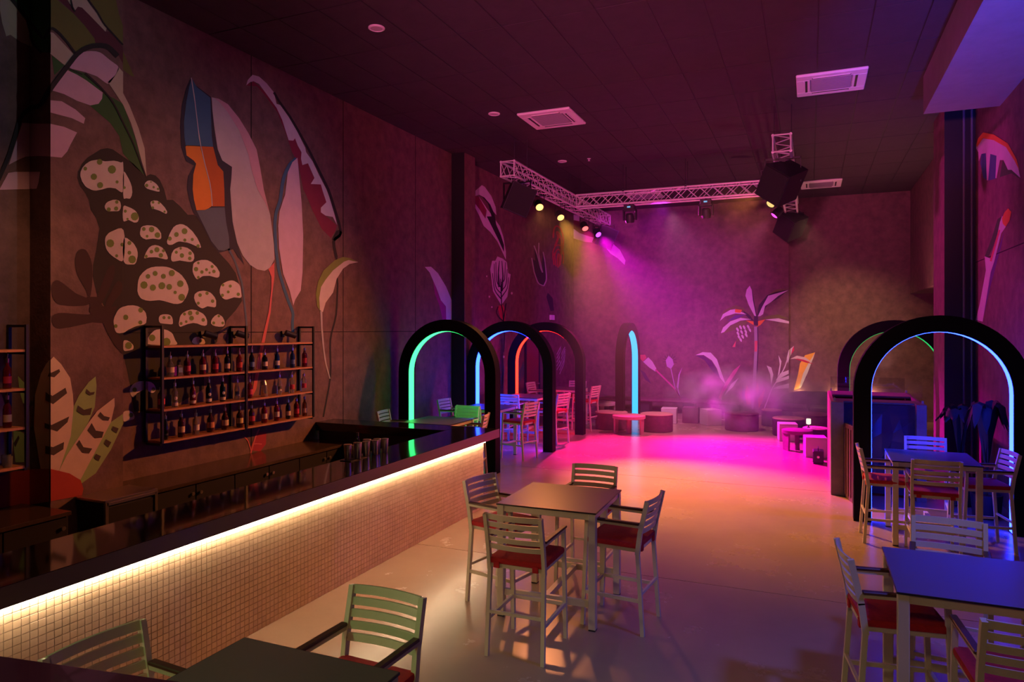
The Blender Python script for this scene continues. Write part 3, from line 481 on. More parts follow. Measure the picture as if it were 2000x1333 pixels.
('L0','painted_dot','dotgreen',4,[7.529,3.202,7.522,3.188,7.507,3.18,7.489,3.182,7.477,3.192,7.477,3.207,7.489,3.219,7.507,3.222,7.522,3.215]),
('L0','painted_dot','dotgreen',4,[7.431,3.294,7.425,3.28,7.409,3.272,7.392,3.273,7.38,3.283,7.38,3.298,7.392,3.31,7.409,3.313,7.425,3.307]),
('L0','painted_dot','dotgreen',4,[7.425,3.15,7.418,3.134,7.401,3.125,7.381,3.127,7.368,3.139,7.368,3.155,7.381,3.168,7.401,3.172,7.418,3.165]),
('L0','painted_dot','dotgreen',4,[7.724,3.178,7.716,3.16,7.696,3.151,7.674,3.153,7.659,3.166,7.659,3.184,7.674,3.198,7.696,3.202,7.716,3.194]),
('L0','painted_spot','spotwhite',3,[6.909,3.092,6.916,3.131,6.927,3.148,6.967,3.174,6.998,3.185,7.064,3.196,7.127,3.192,7.187,3.174,7.213,3.158,7.26,3.115,7.285,3.071,7.285,3.008,7.28,2.987,7.258,2.976,7.134,2.987,7.067,2.96,7.046,2.956,7.024,2.961,6.979,2.982,6.96,2.998,6.927,3.043]),
('L0','painted_dot','dotgreen',4,[7.038,3.135,7.03,3.118,7.012,3.108,6.991,3.11,6.978,3.123,6.978,3.141,6.991,3.155,7.012,3.159,7.03,3.151]),
('L0','painted_dot','dotgreen',4,[7.155,3.165,7.148,3.149,7.13,3.14,7.11,3.142,7.097,3.154,7.097,3.171,7.11,3.185,7.13,3.189,7.148,3.181]),
('L0','painted_dot','dotgreen',4,[7.253,3.061,7.246,3.045,7.228,3.035,7.207,3.038,7.194,3.05,7.194,3.068,7.207,3.081,7.228,3.085,7.246,3.077]),
('L0','painted_dot','dotgreen',4,[7.003,3.024,6.997,3.01,6.982,3.002,6.965,3.004,6.953,3.015,6.953,3.03,6.965,3.042,6.982,3.045,6.997,3.038]),
('L1','painted_spot','spotwhite',3,[5.488,2.749,5.488,2.772,5.498,2.811,5.532,2.875,5.549,2.896,5.571,2.914,5.599,2.927,5.608,2.93,5.608,2.633,5.563,2.627,5.539,2.63,5.52,2.639,5.507,2.66,5.497,2.69]),
('L0','painted_spot','spotwhite',3,[5.864,2.942,5.927,2.959,5.995,2.964,6.06,2.955,6.114,2.931,6.159,2.893,6.174,2.871,6.186,2.818,6.177,2.755,6.17,2.746,6.145,2.731,6.046,2.712,6.017,2.703,5.934,2.668,5.884,2.637,5.864,2.631]),
('L0','painted_dot','dotgreen',4,[5.931,2.817,5.923,2.795,5.902,2.783,5.878,2.787,5.864,2.802,5.864,2.829,5.878,2.845,5.902,2.849,5.923,2.838]),
('L0','painted_dot','dotgreen',4,[6.134,2.908,6.126,2.888,6.105,2.876,6.082,2.88,6.067,2.896,6.067,2.917,6.082,2.934,6.105,2.939,6.126,2.928]),
('L1','painted_dot','dotgreen',4,[5.536,2.709,5.531,2.695,5.517,2.687,5.502,2.69,5.492,2.701,5.492,2.716,5.502,2.728,5.517,2.731,5.531,2.723]),
('L0','painted_dot','dotgreen',4,[6.124,2.757,6.117,2.739,6.1,2.73,6.081,2.733,6.069,2.747,6.069,2.765,6.081,2.779,6.1,2.782,6.117,2.774]),
('L0','painted_spot','spotwhite',3,[6.359,2.798,6.364,2.826,6.382,2.85,6.417,2.861,6.458,2.864,6.5,2.863,6.536,2.853,6.558,2.83,6.57,2.8,6.573,2.75,6.564,2.74,6.547,2.736,6.4,2.747,6.382,2.751,6.364,2.772]),
('L0','painted_dot','dotgreen',4,[6.46,2.821,6.454,2.807,6.44,2.799,6.423,2.802,6.412,2.813,6.412,2.828,6.423,2.839,6.44,2.842,6.454,2.835]),
('L0','painted_dot','dotgreen',4,[6.536,2.822,6.53,2.809,6.517,2.802,6.501,2.804,6.491,2.815,6.491,2.829,6.501,2.84,6.517,2.842,6.53,2.836]),
('L0','painted_spot','spotwhite',3,[6.663,2.748,6.681,2.83,6.695,2.856,6.714,2.875,6.738,2.893,6.793,2.918,6.849,2.933,6.878,2.936,6.944,2.929,7.046,2.89,7.07,2.875,7.104,2.84,7.124,2.8,7.129,2.777,7.125,2.738,7.116,2.728,7.086,2.72,7.034,2.727,6.961,2.75,6.896,2.758,6.809,2.743,6.695,2.706,6.68,2.709,6.67,2.718]),
('L0','painted_dot','dotgreen',4,[6.881,2.889,6.872,2.868,6.849,2.856,6.823,2.859,6.807,2.876,6.807,2.899,6.823,2.916,6.849,2.921,6.872,2.91]),
('L0','painted_dot','dotgreen',4,[6.991,2.891,6.984,2.875,6.966,2.865,6.945,2.868,6.932,2.881,6.932,2.899,6.945,2.913,6.966,2.917,6.984,2.908]),
('L0','painted_dot','dotgreen',4,[6.906,2.821,6.897,2.8,6.874,2.788,6.848,2.792,6.831,2.809,6.831,2.831,6.848,2.849,6.874,2.853,6.897,2.842]),
('L0','painted_dot','dotgreen',4,[6.776,2.873,6.771,2.86,6.756,2.852,6.74,2.854,6.729,2.865,6.729,2.88,6.74,2.891,6.756,2.894,6.771,2.887]),
('L0','painted_dot','dotgreen',4,[7.091,2.8,7.084,2.783,7.065,2.774,7.044,2.777,7.031,2.791,7.031,2.809,7.044,2.822,7.065,2.826,7.084,2.817]),
('L0','painted_dot','dotgreen',4,[6.722,2.749,6.717,2.735,6.702,2.728,6.686,2.73,6.675,2.741,6.675,2.756,6.686,2.767,6.702,2.769,6.717,2.762]),
('L0','painted_dot','dotgreen',4,[6.801,2.774,6.796,2.762,6.783,2.755,6.769,2.757,6.76,2.767,6.76,2.78,6.769,2.789,6.783,2.792,6.796,2.785]),
('L0','painted_spot','spotwhite',3,[7.196,2.752,7.198,2.786,7.222,2.823,7.263,2.859,7.313,2.881,7.337,2.879,7.385,2.856,7.405,2.84,7.431,2.797,7.439,2.774,7.44,2.739,7.422,2.718,7.405,2.711,7.343,2.708,7.276,2.715,7.226,2.729]),
('L0','painted_dot','dotgreen',4,[7.355,2.857,7.349,2.844,7.335,2.837,7.319,2.839,7.309,2.849,7.309,2.862,7.319,2.873,7.335,2.875,7.349,2.869]),
('L0','painted_dot','dotgreen',4,[7.267,2.76,7.261,2.746,7.245,2.738,7.227,2.741,7.215,2.752,7.215,2.767,7.227,2.779,7.245,2.782,7.261,2.774]),
('L0','painted_dot','dotgreen',4,[7.427,2.761,7.421,2.748,7.406,2.741,7.388,2.743,7.377,2.754,7.377,2.768,7.388,2.779,7.406,2.782,7.421,2.775]),
('L0','painted_spot','spotwhite',3,[6.182,2.491,6.155,2.505,6.162,2.524,6.203,2.566,6.241,2.614,6.292,2.655,6.323,2.667,6.393,2.676,6.428,2.675,6.495,2.659,6.552,2.629,6.572,2.608,6.607,2.535,6.638,2.495,6.639,2.479,6.607,2.469,6.517,2.467,6.263,2.479]),
('L0','painted_dot','dotgreen',4,[6.31,2.565,6.299,2.538,6.27,2.523,6.239,2.529,6.218,2.552,6.218,2.581,6.239,2.603,6.27,2.608,6.299,2.593]),
('L0','painted_dot','dotgreen',4,[6.536,2.51,6.521,2.475,6.484,2.457,6.443,2.464,6.416,2.493,6.416,2.531,6.443,2.559,6.484,2.565,6.521,2.546]),
('L0','painted_spot','spotwhite',3,[6.876,2.505,6.877,2.517,6.896,2.547,6.909,2.559,6.949,2.571,6.994,2.572,7.018,2.565,7.065,2.542,7.081,2.529,7.096,2.498,7.094,2.484,7.081,2.473,7.05,2.469,6.926,2.474,6.889,2.486]),
('L0','painted_dot','dotgreen',4,[7.043,2.518,7.036,2.504,7.02,2.496,7.001,2.499,6.989,2.511,6.989,2.527,7.001,2.539,7.02,2.542,7.036,2.533]),
('L0','painted_spot','spotwhite',3,[5.871,2.533,5.882,2.542,5.917,2.539,5.951,2.523,5.969,2.51,5.996,2.482,6.002,2.468,6.002,2.442,5.996,2.432,5.985,2.425,5.951,2.417,5.899,2.411,5.882,2.413,5.871,2.423,5.865,2.446,5.865,2.511]),
('L0','painted_dot','dotgreen',4,[5.981,2.476,5.97,2.447,5.942,2.433,5.911,2.439,5.89,2.463,5.89,2.493,5.911,2.515,5.942,2.52,5.97,2.504]),
('L0','painted_spot','spotwhite',3,[5.95,1.929,5.963,1.969,5.994,2.004,6.014,2.016,6.067,2.033,6.134,2.035,6.216,2.024,6.25,2.012,6.276,1.994,6.298,1.971,6.32,1.926,6.316,1.909,6.304,1.893,6.285,1.881,6.265,1.877,6.242,1.884,6.186,1.917,6.158,1.925,6.13,1.924,6.053,1.894,6.007,1.85,5.994,1.847,5.98,1.859,5.966,1.881]),
('L0','painted_dot','dotgreen',4,[6.048,1.934,6.041,1.915,6.022,1.907,6,1.912,5.986,1.929,5.986,1.949,6,1.964,6.022,1.966,6.041,1.954]),
('L0','painted_dot','dotgreen',4,[6.309,1.92,6.302,1.904,6.286,1.897,6.267,1.902,6.254,1.916,6.254,1.933,6.267,1.946,6.286,1.947,6.302,1.937]),
('L1','painted_spot','spotwhite',3,[5.608,1.632,5.602,1.672,5.608,1.714]),
('L0','painted_spot','spotwhite',3,[5.867,1.575,5.864,1.67,5.867,1.678,5.882,1.689,5.905,1.693,5.95,1.689,5.985,1.667,6.009,1.637,6.017,1.608,6.015,1.595,6.009,1.584,5.995,1.578,5.897,1.567,5.879,1.567]),
('L0','painted_dot','dotgreen',4,[6,1.631,5.992,1.613,5.973,1.605,5.952,1.611,5.938,1.628,5.938,1.648,5.952,1.663,5.973,1.664,5.992,1.651]),
('L0','painted_leaf','navy',2,[6.851,6.001,6.784,5.845,6.718,5.607,6.689,5.322,6.708,5.049,6.784,4.886,6.912,4.858,6.814,4.697,6.799,4.52,6.836,4.381,6.897,4.232,7.042,4.092,7.216,3.838,7.33,3.735,7.6,3.815,7.687,3.718,7.812,3.609,7.705,3.826,7.6,4.117,7.549,4.463,7.542,4.658,7.583,4.99,7.396,5.034,7.314,5.169,7.265,5.336,7.197,5.862,6.95,5.935]),
('L0','painted_leaf','blue',3,[6.871,6.013,6.829,5.884,6.784,5.675,6.746,5.397,6.752,5.205,6.773,5.089,7.233,5.185,7.208,5.334,7.184,5.846,6.957,5.918]),
('L0','painted_leaf','orange',3,[6.77,5.076,6.792,5.1,7.004,5.143,7.176,4.695,7.208,4.495,7.213,4.369,7.152,4.324,7.089,4.294,6.95,4.268,6.907,4.405,6.886,4.537,6.897,4.738,6.944,4.89,6.904,4.924,6.787,4.965]),
('L0','painted_leaf','rust',3,[7.004,5.143,7.233,5.185,7.314,4.952,7.413,4.883,7.432,4.637,7.438,4.399,7.213,4.363,7.2,4.506,7.16,4.704]),
('L0','painted_leaf','slate',3,[6.95,4.262,7.089,4.291,7.2,4.342,7.438,4.386,7.464,4.189,7.518,3.976,7.526,3.82,7.43,3.777,7.33,3.773,7.2,3.886]),
('L0','painted_vein','palegray',4,[6.854,6.01,6.919,5.69,6.988,5.239,7.058,4.986,7.169,4.667,7.19,4.558,7.209,4.368,7.224,4.371,7.205,4.562,7.184,4.672,7.097,4.919,7.025,5.153,6.985,5.352,6.917,5.794,6.87,6.018]),
('L0','painted_stem','slate',2,[7.489,3.809,7.572,3.706,7.624,3.623,7.742,3.357,7.773,3.212,7.839,2.766,7.866,2.251,7.901,2.251,7.874,2.769,7.809,3.217,7.778,3.365,7.703,3.546,7.635,3.679,7.522,3.827]),
('L0','painted_leaf','palegray',3,[7.208,5.859,7.33,5.877,7.497,5.85,7.705,5.713,7.884,5.547,8.051,5.344,8.126,5.086,8.193,4.778,8.339,4.412,8.419,3.972,8.429,3.747,8.339,3.612,8.222,3.554,8.069,3.563,7.921,3.619,7.776,3.74,7.67,3.915,7.583,4.206,7.54,4.657,7.562,4.809,7.574,4.982,7.396,5.034,7.314,5.169,7.249,5.484,7.22,5.692]),
('L0','painted_leaf','palepink',4,[7.249,5.863,7.33,5.877,7.497,5.85,7.705,5.713,7.884,5.547,8.051,5.344,8.126,5.086,8.199,4.779,8.32,4.451,8.212,4.601,8.069,4.755,7.958,4.996,7.884,5.237,7.705,5.54,7.497,5.733,7.363,5.823]),
('L0','painted_stem','coral',3,[8.3,3.584,8.429,3.704,8.429,3.478,8.379,3.193,8.349,2.935,8.174,2.317,8.048,1.789,7.945,1.646,8.1,2.319,8.304,2.934,8.359,3.263,8.363,3.474]),
('L0','painted_stem','coral',3,[7.936,0.818,8.044,1.072,8.122,1.182,8.099,1.194,8.036,1.111,7.973,0.982,7.912,0.826]),
('L0','painted_stem','coral',3,[7.954,0.894,7.893,1.04,7.873,1.066,7.82,1.113,7.806,1.104,7.857,1.059,7.875,1.036,7.935,0.893]),
('L0','painted_stem','coral',3,[7.987,0.97,8.069,0.965,8.162,0.944,8.165,0.958,8.044,0.983,7.984,0.986]),
('L0','painted_leaf','crimson',2,[7.914,0.899,8.017,1.072,8.111,1.135,8.26,1.115,8.249,0.938,8.132,0.849]),
('L0','painted_leaf','palepink2',3,[8.953,5.425,8.833,5.325,8.727,5.142,8.664,4.778,8.54,4.5,8.51,4.267,8.53,3.927,8.623,3.535,8.769,3.283,8.855,3.053,8.898,3.143,9.03,3.297,9.074,3.598,9.09,4.196,9.052,4.713]),
('L0','painted_stem','blue',2,[8.904,5.421,8.781,5.323,8.737,5.276,8.664,5.167,8.607,5.053,8.575,4.947,8.526,4.674,8.447,4.499,8.426,4.429,8.41,4.285,8.416,4.112,8.441,3.873,8.488,3.62,8.526,3.506,8.62,3.291,8.708,3.119,8.813,2.94,8.822,2.898,8.809,2.784,8.821,2.539,8.881,2.54,8.87,2.784,8.885,2.902,8.875,2.952,8.849,3.009,8.768,3.138,8.682,3.308,8.588,3.522,8.552,3.634,8.506,3.884,8.482,4.122,8.477,4.293,8.493,4.431,8.513,4.496,8.595,4.674,8.649,4.952,8.68,5.052,8.735,5.16,8.802,5.258,8.84,5.297,8.958,5.389]),
('L0','painted_leaf','maroon2',1,[7.848,6.229,7.995,6.338,8.261,6.244,8.479,6.099,8.748,5.742,8.92,5.712,9.052,5.522,9.21,5.392,9.372,5.183,9.562,5.113,9.684,4.834,9.659,4.603,9.973,4.482,9.934,4.381,9.808,4.238,9.562,4.364,9.325,4.637,9.164,4.867,9.097,4.944,8.975,5.341,8.833,5.486,8.664,5.778,8.5,6.019,8.242,6.196,8.069,6.287]),
('L0','painted_leaf','palelilac',2,[7.848,6.229,7.881,6.321,7.976,6.427,8.107,6.444,8.261,6.397,8.419,6.307,8.479,6.148,8.561,6.154,8.769,6.009,8.942,5.85,9.142,5.633,9.164,5.563,9.325,5.448,9.49,5.253,9.684,5.053,9.758,4.941,9.909,4.649,9.978,4.486,9.858,4.609,9.659,4.603,9.538,4.639,9.538,4.717,9.684,4.834,9.586,5.004,9.538,5.108,9.279,5.066,9.372,5.183,9.21,5.392,9.074,5.333,9.041,5.43,9.052,5.537,8.964,5.619,8.898,5.721,8.855,5.674,8.748,5.654,8.602,5.934,8.479,6.085,8.107,6.333,7.995,6.338,7.921,6.3]),
('L0','painted_vein','black',3,[8.397,6.292,8.498,6.194,8.747,6.022,9.043,5.759,9.221,5.583,9.703,5.049,9.753,4.971,9.992,4.523,10.033,4.422,10.041,4.388,10.032,4.339,10.01,4.318,9.921,4.273,9.882,4.245,9.848,4.192,9.845,4.164,9.863,4.077,9.925,3.912,9.995,3.929,9.932,4.093,9.916,4.193,9.936,4.224,10.057,4.292,10.095,4.328,10.11,4.365,10.111,4.401,10.058,4.544,9.816,4.995,9.763,5.075,9.274,5.613,8.987,5.887,8.792,6.055,8.541,6.227,8.441,6.322]),
('L0','painted_stem','black',2,[9.936,3.921,9.937,3.592,9.963,3.479,9.966,3.417,9.944,3.047,9.924,2.92,9.89,2.813,9.8,2.608,9.77,2.487,9.764,2.348,9.781,2.036,9.771,1.874,9.732,1.693,9.581,1.197,9.62,1.187,9.774,1.685,9.813,1.869,9.824,2.034,9.808,2.347,9.814,2.484,9.844,2.602,9.934,2.806,9.97,2.917,9.99,3.046,10.013,3.419,10.011,3.484,9.985,3.596,9.986,3.925]),
('L0','painted_leaf','black',3,[10.038,4.411,10.116,4.372,10.064,4.285,9.909,4.202,9.833,4.217,9.96,4.384]),
('L0','painted_leaf','leafgreen',3,[10.578,3.899,10.329,3.947,10.142,3.946,9.909,3.868,9.61,3.669,9.466,3.473,9.407,3.27,9.438,3.056,9.514,2.982,9.514,3.244,9.659,3.517,9.858,3.688,10.169,3.867,10.329,3.909]),
('L0','painted_leaf','spotwhite',4,[10.592,3.896,10.302,3.907,10.169,3.867,9.858,3.688,9.659,3.517,9.538,3.385,9.49,3.197,9.509,2.997,9.586,2.963,9.659,3.126,9.858,3.307,9.96,3.552,10.142,3.743,10.329,3.84]),
('L0','painted_stem','palegray',3,[9.52,2.979,9.538,2.703,9.573,2.449,9.623,2.183,9.658,2.074,9.765,1.827,9.791,1.83,9.691,2.078,9.634,2.31,9.582,2.706,9.573,2.981]),
('L1','painted_leaf','leaflight',2,[5.274,2.154,5.285,2.044,5.264,1.818,5.162,1.603,4.947,1.339,4.866,1.193,4.977,1.554,5.03,1.857,5.084,1.963,5.194,2.096]),
('R1','painted_leaf','cream2',3,[-7.235,2.354,-7.235,1.209,-7.373,1.198,-7.483,1.639,-7.465,1.987,-7.373,2.207,-7.285,2.317]),
('L1','painted_leaf','cream2',3,[4.777,2.355,4.808,2.388,4.888,2.306,4.985,2.155,5.015,1.976,5.023,1.843,4.992,1.537,4.866,1.193,4.777,1.21]),
('L1','painted_leaf','cream2',3,[5.498,1.899,5.501,1.809,5.455,1.628,5.1,1.053,4.866,1.193,4.947,1.339,5.194,1.659,5.29,1.77]),
('L1','painted_leaf','leaflight',2,[5.608,1.706,5.608,1.59,5.455,1.317,5.274,1.087,5.107,1.007,5.061,1.083,5.29,1.358,5.455,1.628]),
('L0','painted_leaf','leaflight',2,[4.658,2.188,4.702,2.135,4.758,2.08,4.765,1.84,4.709,1.904,4.674,2.022]),
('L0','painted_leaf','leaflight',2,[4.613,1.656,4.765,1.549,4.765,1.273,4.633,1.296,4.613,1.485]),
('L0','painted_leaf','cream2',2,[4.446,2.068,4.499,2.008,4.565,1.776,4.606,1.515,4.592,1.303,4.446,1.315]),
('R1','painted_chevron','brown',4,[-7.242,2.218,-7.235,2.22,-7.235,2.182,-7.259,2.184]),
('L1','painted_chevron','brown',4,[4.777,2.22,4.866,2.256,4.876,2.227,4.815,2.173,4.777,2.182]),
('R1','painted_chevron','brown',4,[-7.296,2.022,-7.235,1.994,-7.235,1.912,-7.296,1.936]),
('L1','painted_chevron','brown',4,[4.777,1.995,4.794,1.981,4.933,2.056,4.95,1.996,4.801,1.894,4.777,1.912]),
('R1','painted_chevron','brown',4,[-7.311,1.699,-7.235,1.685,-7.235,1.636,-7.311,1.648]),
('L1','painted_chevron','brown',4,[4.777,1.685,4.787,1.681,4.973,1.748,4.955,1.689,4.844,1.605,4.777,1.637]),
('R1','painted_chevron','brown',4,[-7.3,1.462,-7.235,1.457,-7.235,1.375,-7.3,1.383]),
('L1','painted_chevron','brown',4,[4.777,1.458,4.801,1.449,4.918,1.485,4.91,1.41,4.808,1.362,4.777,1.376]),
('L1','painted_chevron','brown',4,[5.165,2.026,5.21,1.982,5.261,1.985,5.249,1.956,5.202,1.952,5.157,1.983]),
('L1','painted_chevron','brown',4,[5.069,1.856,5.138,1.801,5.229,1.814,5.21,1.737,5.131,1.742,5.056,1.795]),
('L1','painted_chevron','brown',4,[5.326,1.758,5.372,1.707,5.442,1.683,5.422,1.647,5.355,1.66,5.295,1.716]),
('L1','painted_chevron','brown',4,[5.225,1.648,5.274,1.558,5.367,1.531,5.347,1.469,5.258,1.474,5.175,1.572]),
('L1','painted_chevron','brown',4,[5.084,1.483,5.131,1.398,5.232,1.367,5.194,1.318,5.115,1.338,5.05,1.44]),
('L1','painted_chevron','brown',4,[5.477,1.581,5.549,1.545,5.523,1.494,5.465,1.541]),
('L1','painted_chevron','brown',4,[5.393,1.445,5.459,1.402,5.422,1.35,5.368,1.4]),
('L1','painted_chevron','brown',4,[5.274,1.303,5.334,1.267,5.306,1.215,5.254,1.258]),
('R1','painted_chevron','brown',4,[-7.539,1.927,-7.483,1.907,-7.494,1.87,-7.546,1.861]),
('R1','painted_chevron','brown',4,[-7.539,1.65,-7.483,1.639,-7.494,1.616,-7.539,1.607]),
('L0','painted_chevron','brown',4,[4.709,1.896,4.744,1.897,4.744,1.871,4.719,1.866]),
('L0','painted_chevron','brown',4,[4.613,1.499,4.66,1.571,4.671,1.541,4.63,1.454]),
('L0','painted_dome','domered',4,[4.382,1.133,4.485,1.182,4.619,1.206,4.774,1.195,4.774,0.821,4.485,0.831,4.382,0.856]),
('R1','painted_dome','domered',4,[-7.57,1.193,-7.483,1.207,-7.235,1.226,-7.235,0.892,-7.57,0.818]),
('L1','painted_dome','domered',4,[4.777,1.227,4.977,1.143,5.1,1.046,5.131,0.95,5.115,0.879,4.777,0.893]),
('L0','painted_leaf','magentap',1,[13.129,3.912,13.4,3.69,13.648,3.337,13.904,3.191,13.95,2.88,13.775,2.878,13.617,3.213,13.418,3.449,13.339,3.747]),
('L0','painted_leaf','palelilac',2,[12.982,4.004,13.248,4.032,13.554,3.914,13.937,3.63,14.235,3.297,14.274,3.176,14.274,2.868,13.937,2.865,13.917,3.192,13.68,3.323,13.492,3.574,13.188,3.901]),
('R2','painted_leaf','palelilac',2,[-7.521,3.173,-7.47,2.867,-7.521,2.867]),
('L0','painted_leaf','spotwhite',2,[14.274,2.558,14.188,2.614,14.274,2.61]),
('R2','painted_leaf','spotwhite',2,[-7.521,2.559,-7.521,2.61,-7.445,2.605,-7.346,2.567,-7.381,2.504,-7.488,2.519]),
('L0','painted_leaf','palelilac',2,[15.428,6.076,15.8,6.287,15.974,6.275,16.369,6.11,16.628,5.875,16.681,5.665,16.442,5.753,16.08,5.953,15.663,6.021,15.428,5.95]),
('L0','painted_leaf','maroon2',1,[15.428,5.944,15.663,5.971,16.08,5.756,15.939,5.464,15.595,5.62,15.428,5.74]),
('L0','painted_leaf','palelilac',2,[15.595,5.989,16.08,5.756,16.895,5.414,17.129,5.159,17.304,4.762,17.304,4.553,16.742,4.986,16.296,5.179,15.904,5.279,15.663,5.483,15.428,5.652,15.428,5.754,15.663,5.66,16.009,5.474,16.08,5.696]),
('L0','painted_leaf','black',3,[15.528,6.021,15.939,6.004,16.296,5.883,16.553,5.677,16.666,5.414,16.972,5.171,17.169,4.94,17.169,4.748,16.818,5.026,16.08,5.545,16.369,5.588,16.152,5.889,15.8,5.995]),
('L0','painted_leaf','palelilac',2,[16.295,4.216,16.465,3.664,16.994,3.315,17.4,3.561,17.629,4.189,17.457,4.203,17.363,4.496,17.103,4.565,16.744,4.593,16.612,4.465,16.414,4.447]),
('L0','painted_vein','purpleblack',3,[16.916,3.798,16.84,4.157,16.888,4.489,16.848,4.487,16.771,4.245,16.754,4.053,16.785,3.787]),
('L0','painted_vein','purpleblack',3,[17.079,3.691,17.147,4.106,17.051,4.506,17.01,4.5,17.059,4.1,16.946,3.691]),
('L0','painted_vein','purpleblack',3,[17.049,3.343,16.992,3.878,16.96,4.02,16.92,4.016,16.975,3.34]),
('L0','painted_vein','purpleblack',3,[16.999,3.813,16.869,3.844,16.794,3.876,16.736,3.934,16.701,4.043,16.658,4.433,16.619,4.429,16.65,4.038,16.682,3.926,16.741,3.861,16.823,3.823,16.953,3.787]),
('L0','painted_vein','purpleblack',3,[17.001,3.646,16.826,3.7,16.724,3.746,16.648,3.82,16.604,3.947,16.553,4.388,16.515,4.384,16.554,3.942,16.594,3.812,16.672,3.732,16.779,3.68,16.951,3.622]),
('L0','painted_vein','purpleblack',3,[17.004,3.498,16.685,3.639,16.595,3.71,16.538,3.809,16.45,4.129,16.412,4.125,16.488,3.803,16.543,3.7,16.635,3.624,16.754,3.561,16.948,3.476]),
('L0','painted_vein','purpleblack',3,[17.015,3.9,17.122,3.937,17.192,3.975,17.242,4.036,17.29,4.489,17.249,4.486,17.185,4.036,17.138,3.983,16.973,3.922]),
('L0','painted_vein','purpleblack',3,[17.022,3.682,17.265,3.818,17.335,3.892,17.371,3.992,17.402,4.311,17.361,4.308,17.317,3.991,17.278,3.894,17.21,3.827,16.967,3.699]),
('L0','painted_vein','purpleblack',3,[17.024,3.517,17.322,3.705,17.409,3.782,17.479,3.955,17.497,4.092,17.455,4.09,17.401,3.866,17.354,3.787,17.268,3.715,16.964,3.532]),
('L0','painted_leaf','redpaint',2,[16.762,3.286,17.103,3.333,17.307,3.183,17.242,2.902,17.012,2.899,16.85,3.098]),
('L0','painted_stem','black',3,[16.962,3.336,17.07,3.138,17.106,2.844,17.169,2.635,17.174,2.43,17.124,2.068,17.192,2.065,17.242,2.428,17.238,2.637,17.174,2.847,17.137,3.143,17.027,3.345]),
('L0','painted_stem','black',3,[17.127,2.914,16.863,2.999,16.728,3.099,16.725,3.168,16.833,3.274,16.761,3.285,16.65,3.174,16.635,3.13,16.653,3.088,16.745,3.011,16.871,2.948,17.079,2.887]),
('L0','painted_stem','black',3,[17.18,2.917,17.348,3.377,17.266,3.378,17.1,2.922]),
('L0','painted_dot','spotwhite',2,[16.128,4.027,16.112,4.007,16.077,3.999,16.049,4.011,16.049,4.032,16.077,4.047,16.112,4.045]),
('L0','painted_dot','spotwhite',2,[16.295,3.513,16.276,3.489,16.233,3.481,16.199,3.496,16.199,3.522,16.233,3.539,16.276,3.535]),
('L0','painted_dot','spotwhite',2,[17.774,3.672,17.749,3.642,17.691,3.632,17.645,3.65,17.645,3.682,17.691,3.705,17.749,3.7]),
('L0','painted_dot','spotwhite',2,[16.44,3.251,16.423,3.231,16.387,3.225,16.358,3.238,16.358,3.259,16.387,3.274,16.423,3.27]),
('L0','painted_dot','spotwhite',2,[17.223,1.934,17.199,1.907,17.144,1.902,17.1,1.923,17.1,1.954,17.144,1.973,17.199,1.964]),
('L0','painted_flower','purpleblack',1,[19.203,4.761,19.451,4.351,19.821,4.085,20.277,4.006,20.461,4.253,20.338,4.802,20.155,5.062,20.035,4.479,19.681,4.951,19.394,5.17,19.508,4.727]),
('L0','painted_outline','palegray',3,[19.154,4.774,19.351,4.38,19.603,4.129,19.706,4.069,19.836,4.032,20.204,4.002,20.228,4.028,19.882,4.057,19.771,4.09,19.678,4.146,19.437,4.395,19.252,4.789]),
('L0','painted_outline','palegray',3,[20.264,4.009,20.458,4.167,20.498,4.254,20.495,4.369,20.333,4.863,20.19,5.069,20.12,5.056,20.296,4.754,20.4,4.361,20.4,4.25,20.361,4.169,20.168,4.021]),
('L0','painted_outline','palegray',3,[19.347,5.158,19.637,4.901,19.91,4.528,20.062,4.412,20.128,4.427,19.931,4.601,19.652,4.995,19.441,5.181]),
('L0','painted_outline','palegray',3,[19.745,5.293,19.716,5.049,19.768,4.862,20.035,4.483,20.096,4.416,20.165,4.428,19.912,4.779,19.82,4.967,19.85,5.303]),
('L0','painted_leaf','purpleblack',1,[20.586,3.828,21.034,3.673,21.165,3.279,20.84,3.249,20.461,3.693]),
('L0','painted_outline','redpaint',2,[21.223,4.752,21.103,5.007,21.112,5.159,21.278,5.323,21.343,5.358,21.493,5.403,21.641,5.419,21.796,5.408,21.991,5.307,22.069,5.188,22,4.863,22.104,4.868,22.178,5.201,22.096,5.328,21.958,5.417,21.873,5.443,21.669,5.458,21.465,5.435,21.266,5.376,21.185,5.333,21.002,5.154,20.99,4.993,21.107,4.736]),
('L0','painted_outline','redpaint',2,[21.423,4.724,21.292,4.982,21.287,5.065,21.419,5.206,21.566,5.279,21.695,5.233,21.816,5.116,21.818,5.04,21.722,4.794,21.823,4.798,21.925,5.048,21.924,5.131,21.794,5.259,21.696,5.303,21.568,5.315,21.434,5.278,21.322,5.215,21.175,5.058,21.178,4.968,21.306,4.708]),
('L0','painted_outline','redpaint',2,[21.627,4.696,21.515,4.998,21.622,5.138,21.583,5.136,21.653,4.74,21.754,4.749,21.687,5.156,21.561,5.162,21.43,5.054,21.411,4.914,21.507,4.68]),
('L0','painted_outline','redpaint',2,[21.148,5.042,21.405,5.203,21.323,5.213,21.051,5.054]),
('L0','painted_outline','redpaint',2,[21.166,5.613,21.191,5.82,21.22,5.882,21.328,5.969,21.438,6.008,21.504,6.012,21.693,5.987,21.779,5.951,21.927,5.821,22.012,5.636,21.892,5.153,22.047,5.163,22.162,5.531,22.17,5.656,22.079,5.851,21.918,5.992,21.815,6.034,21.563,6.066,21.434,6.058,21.312,6.028,21.213,5.985,21.079,5.876,21.031,5.725,21.02,5.597]),
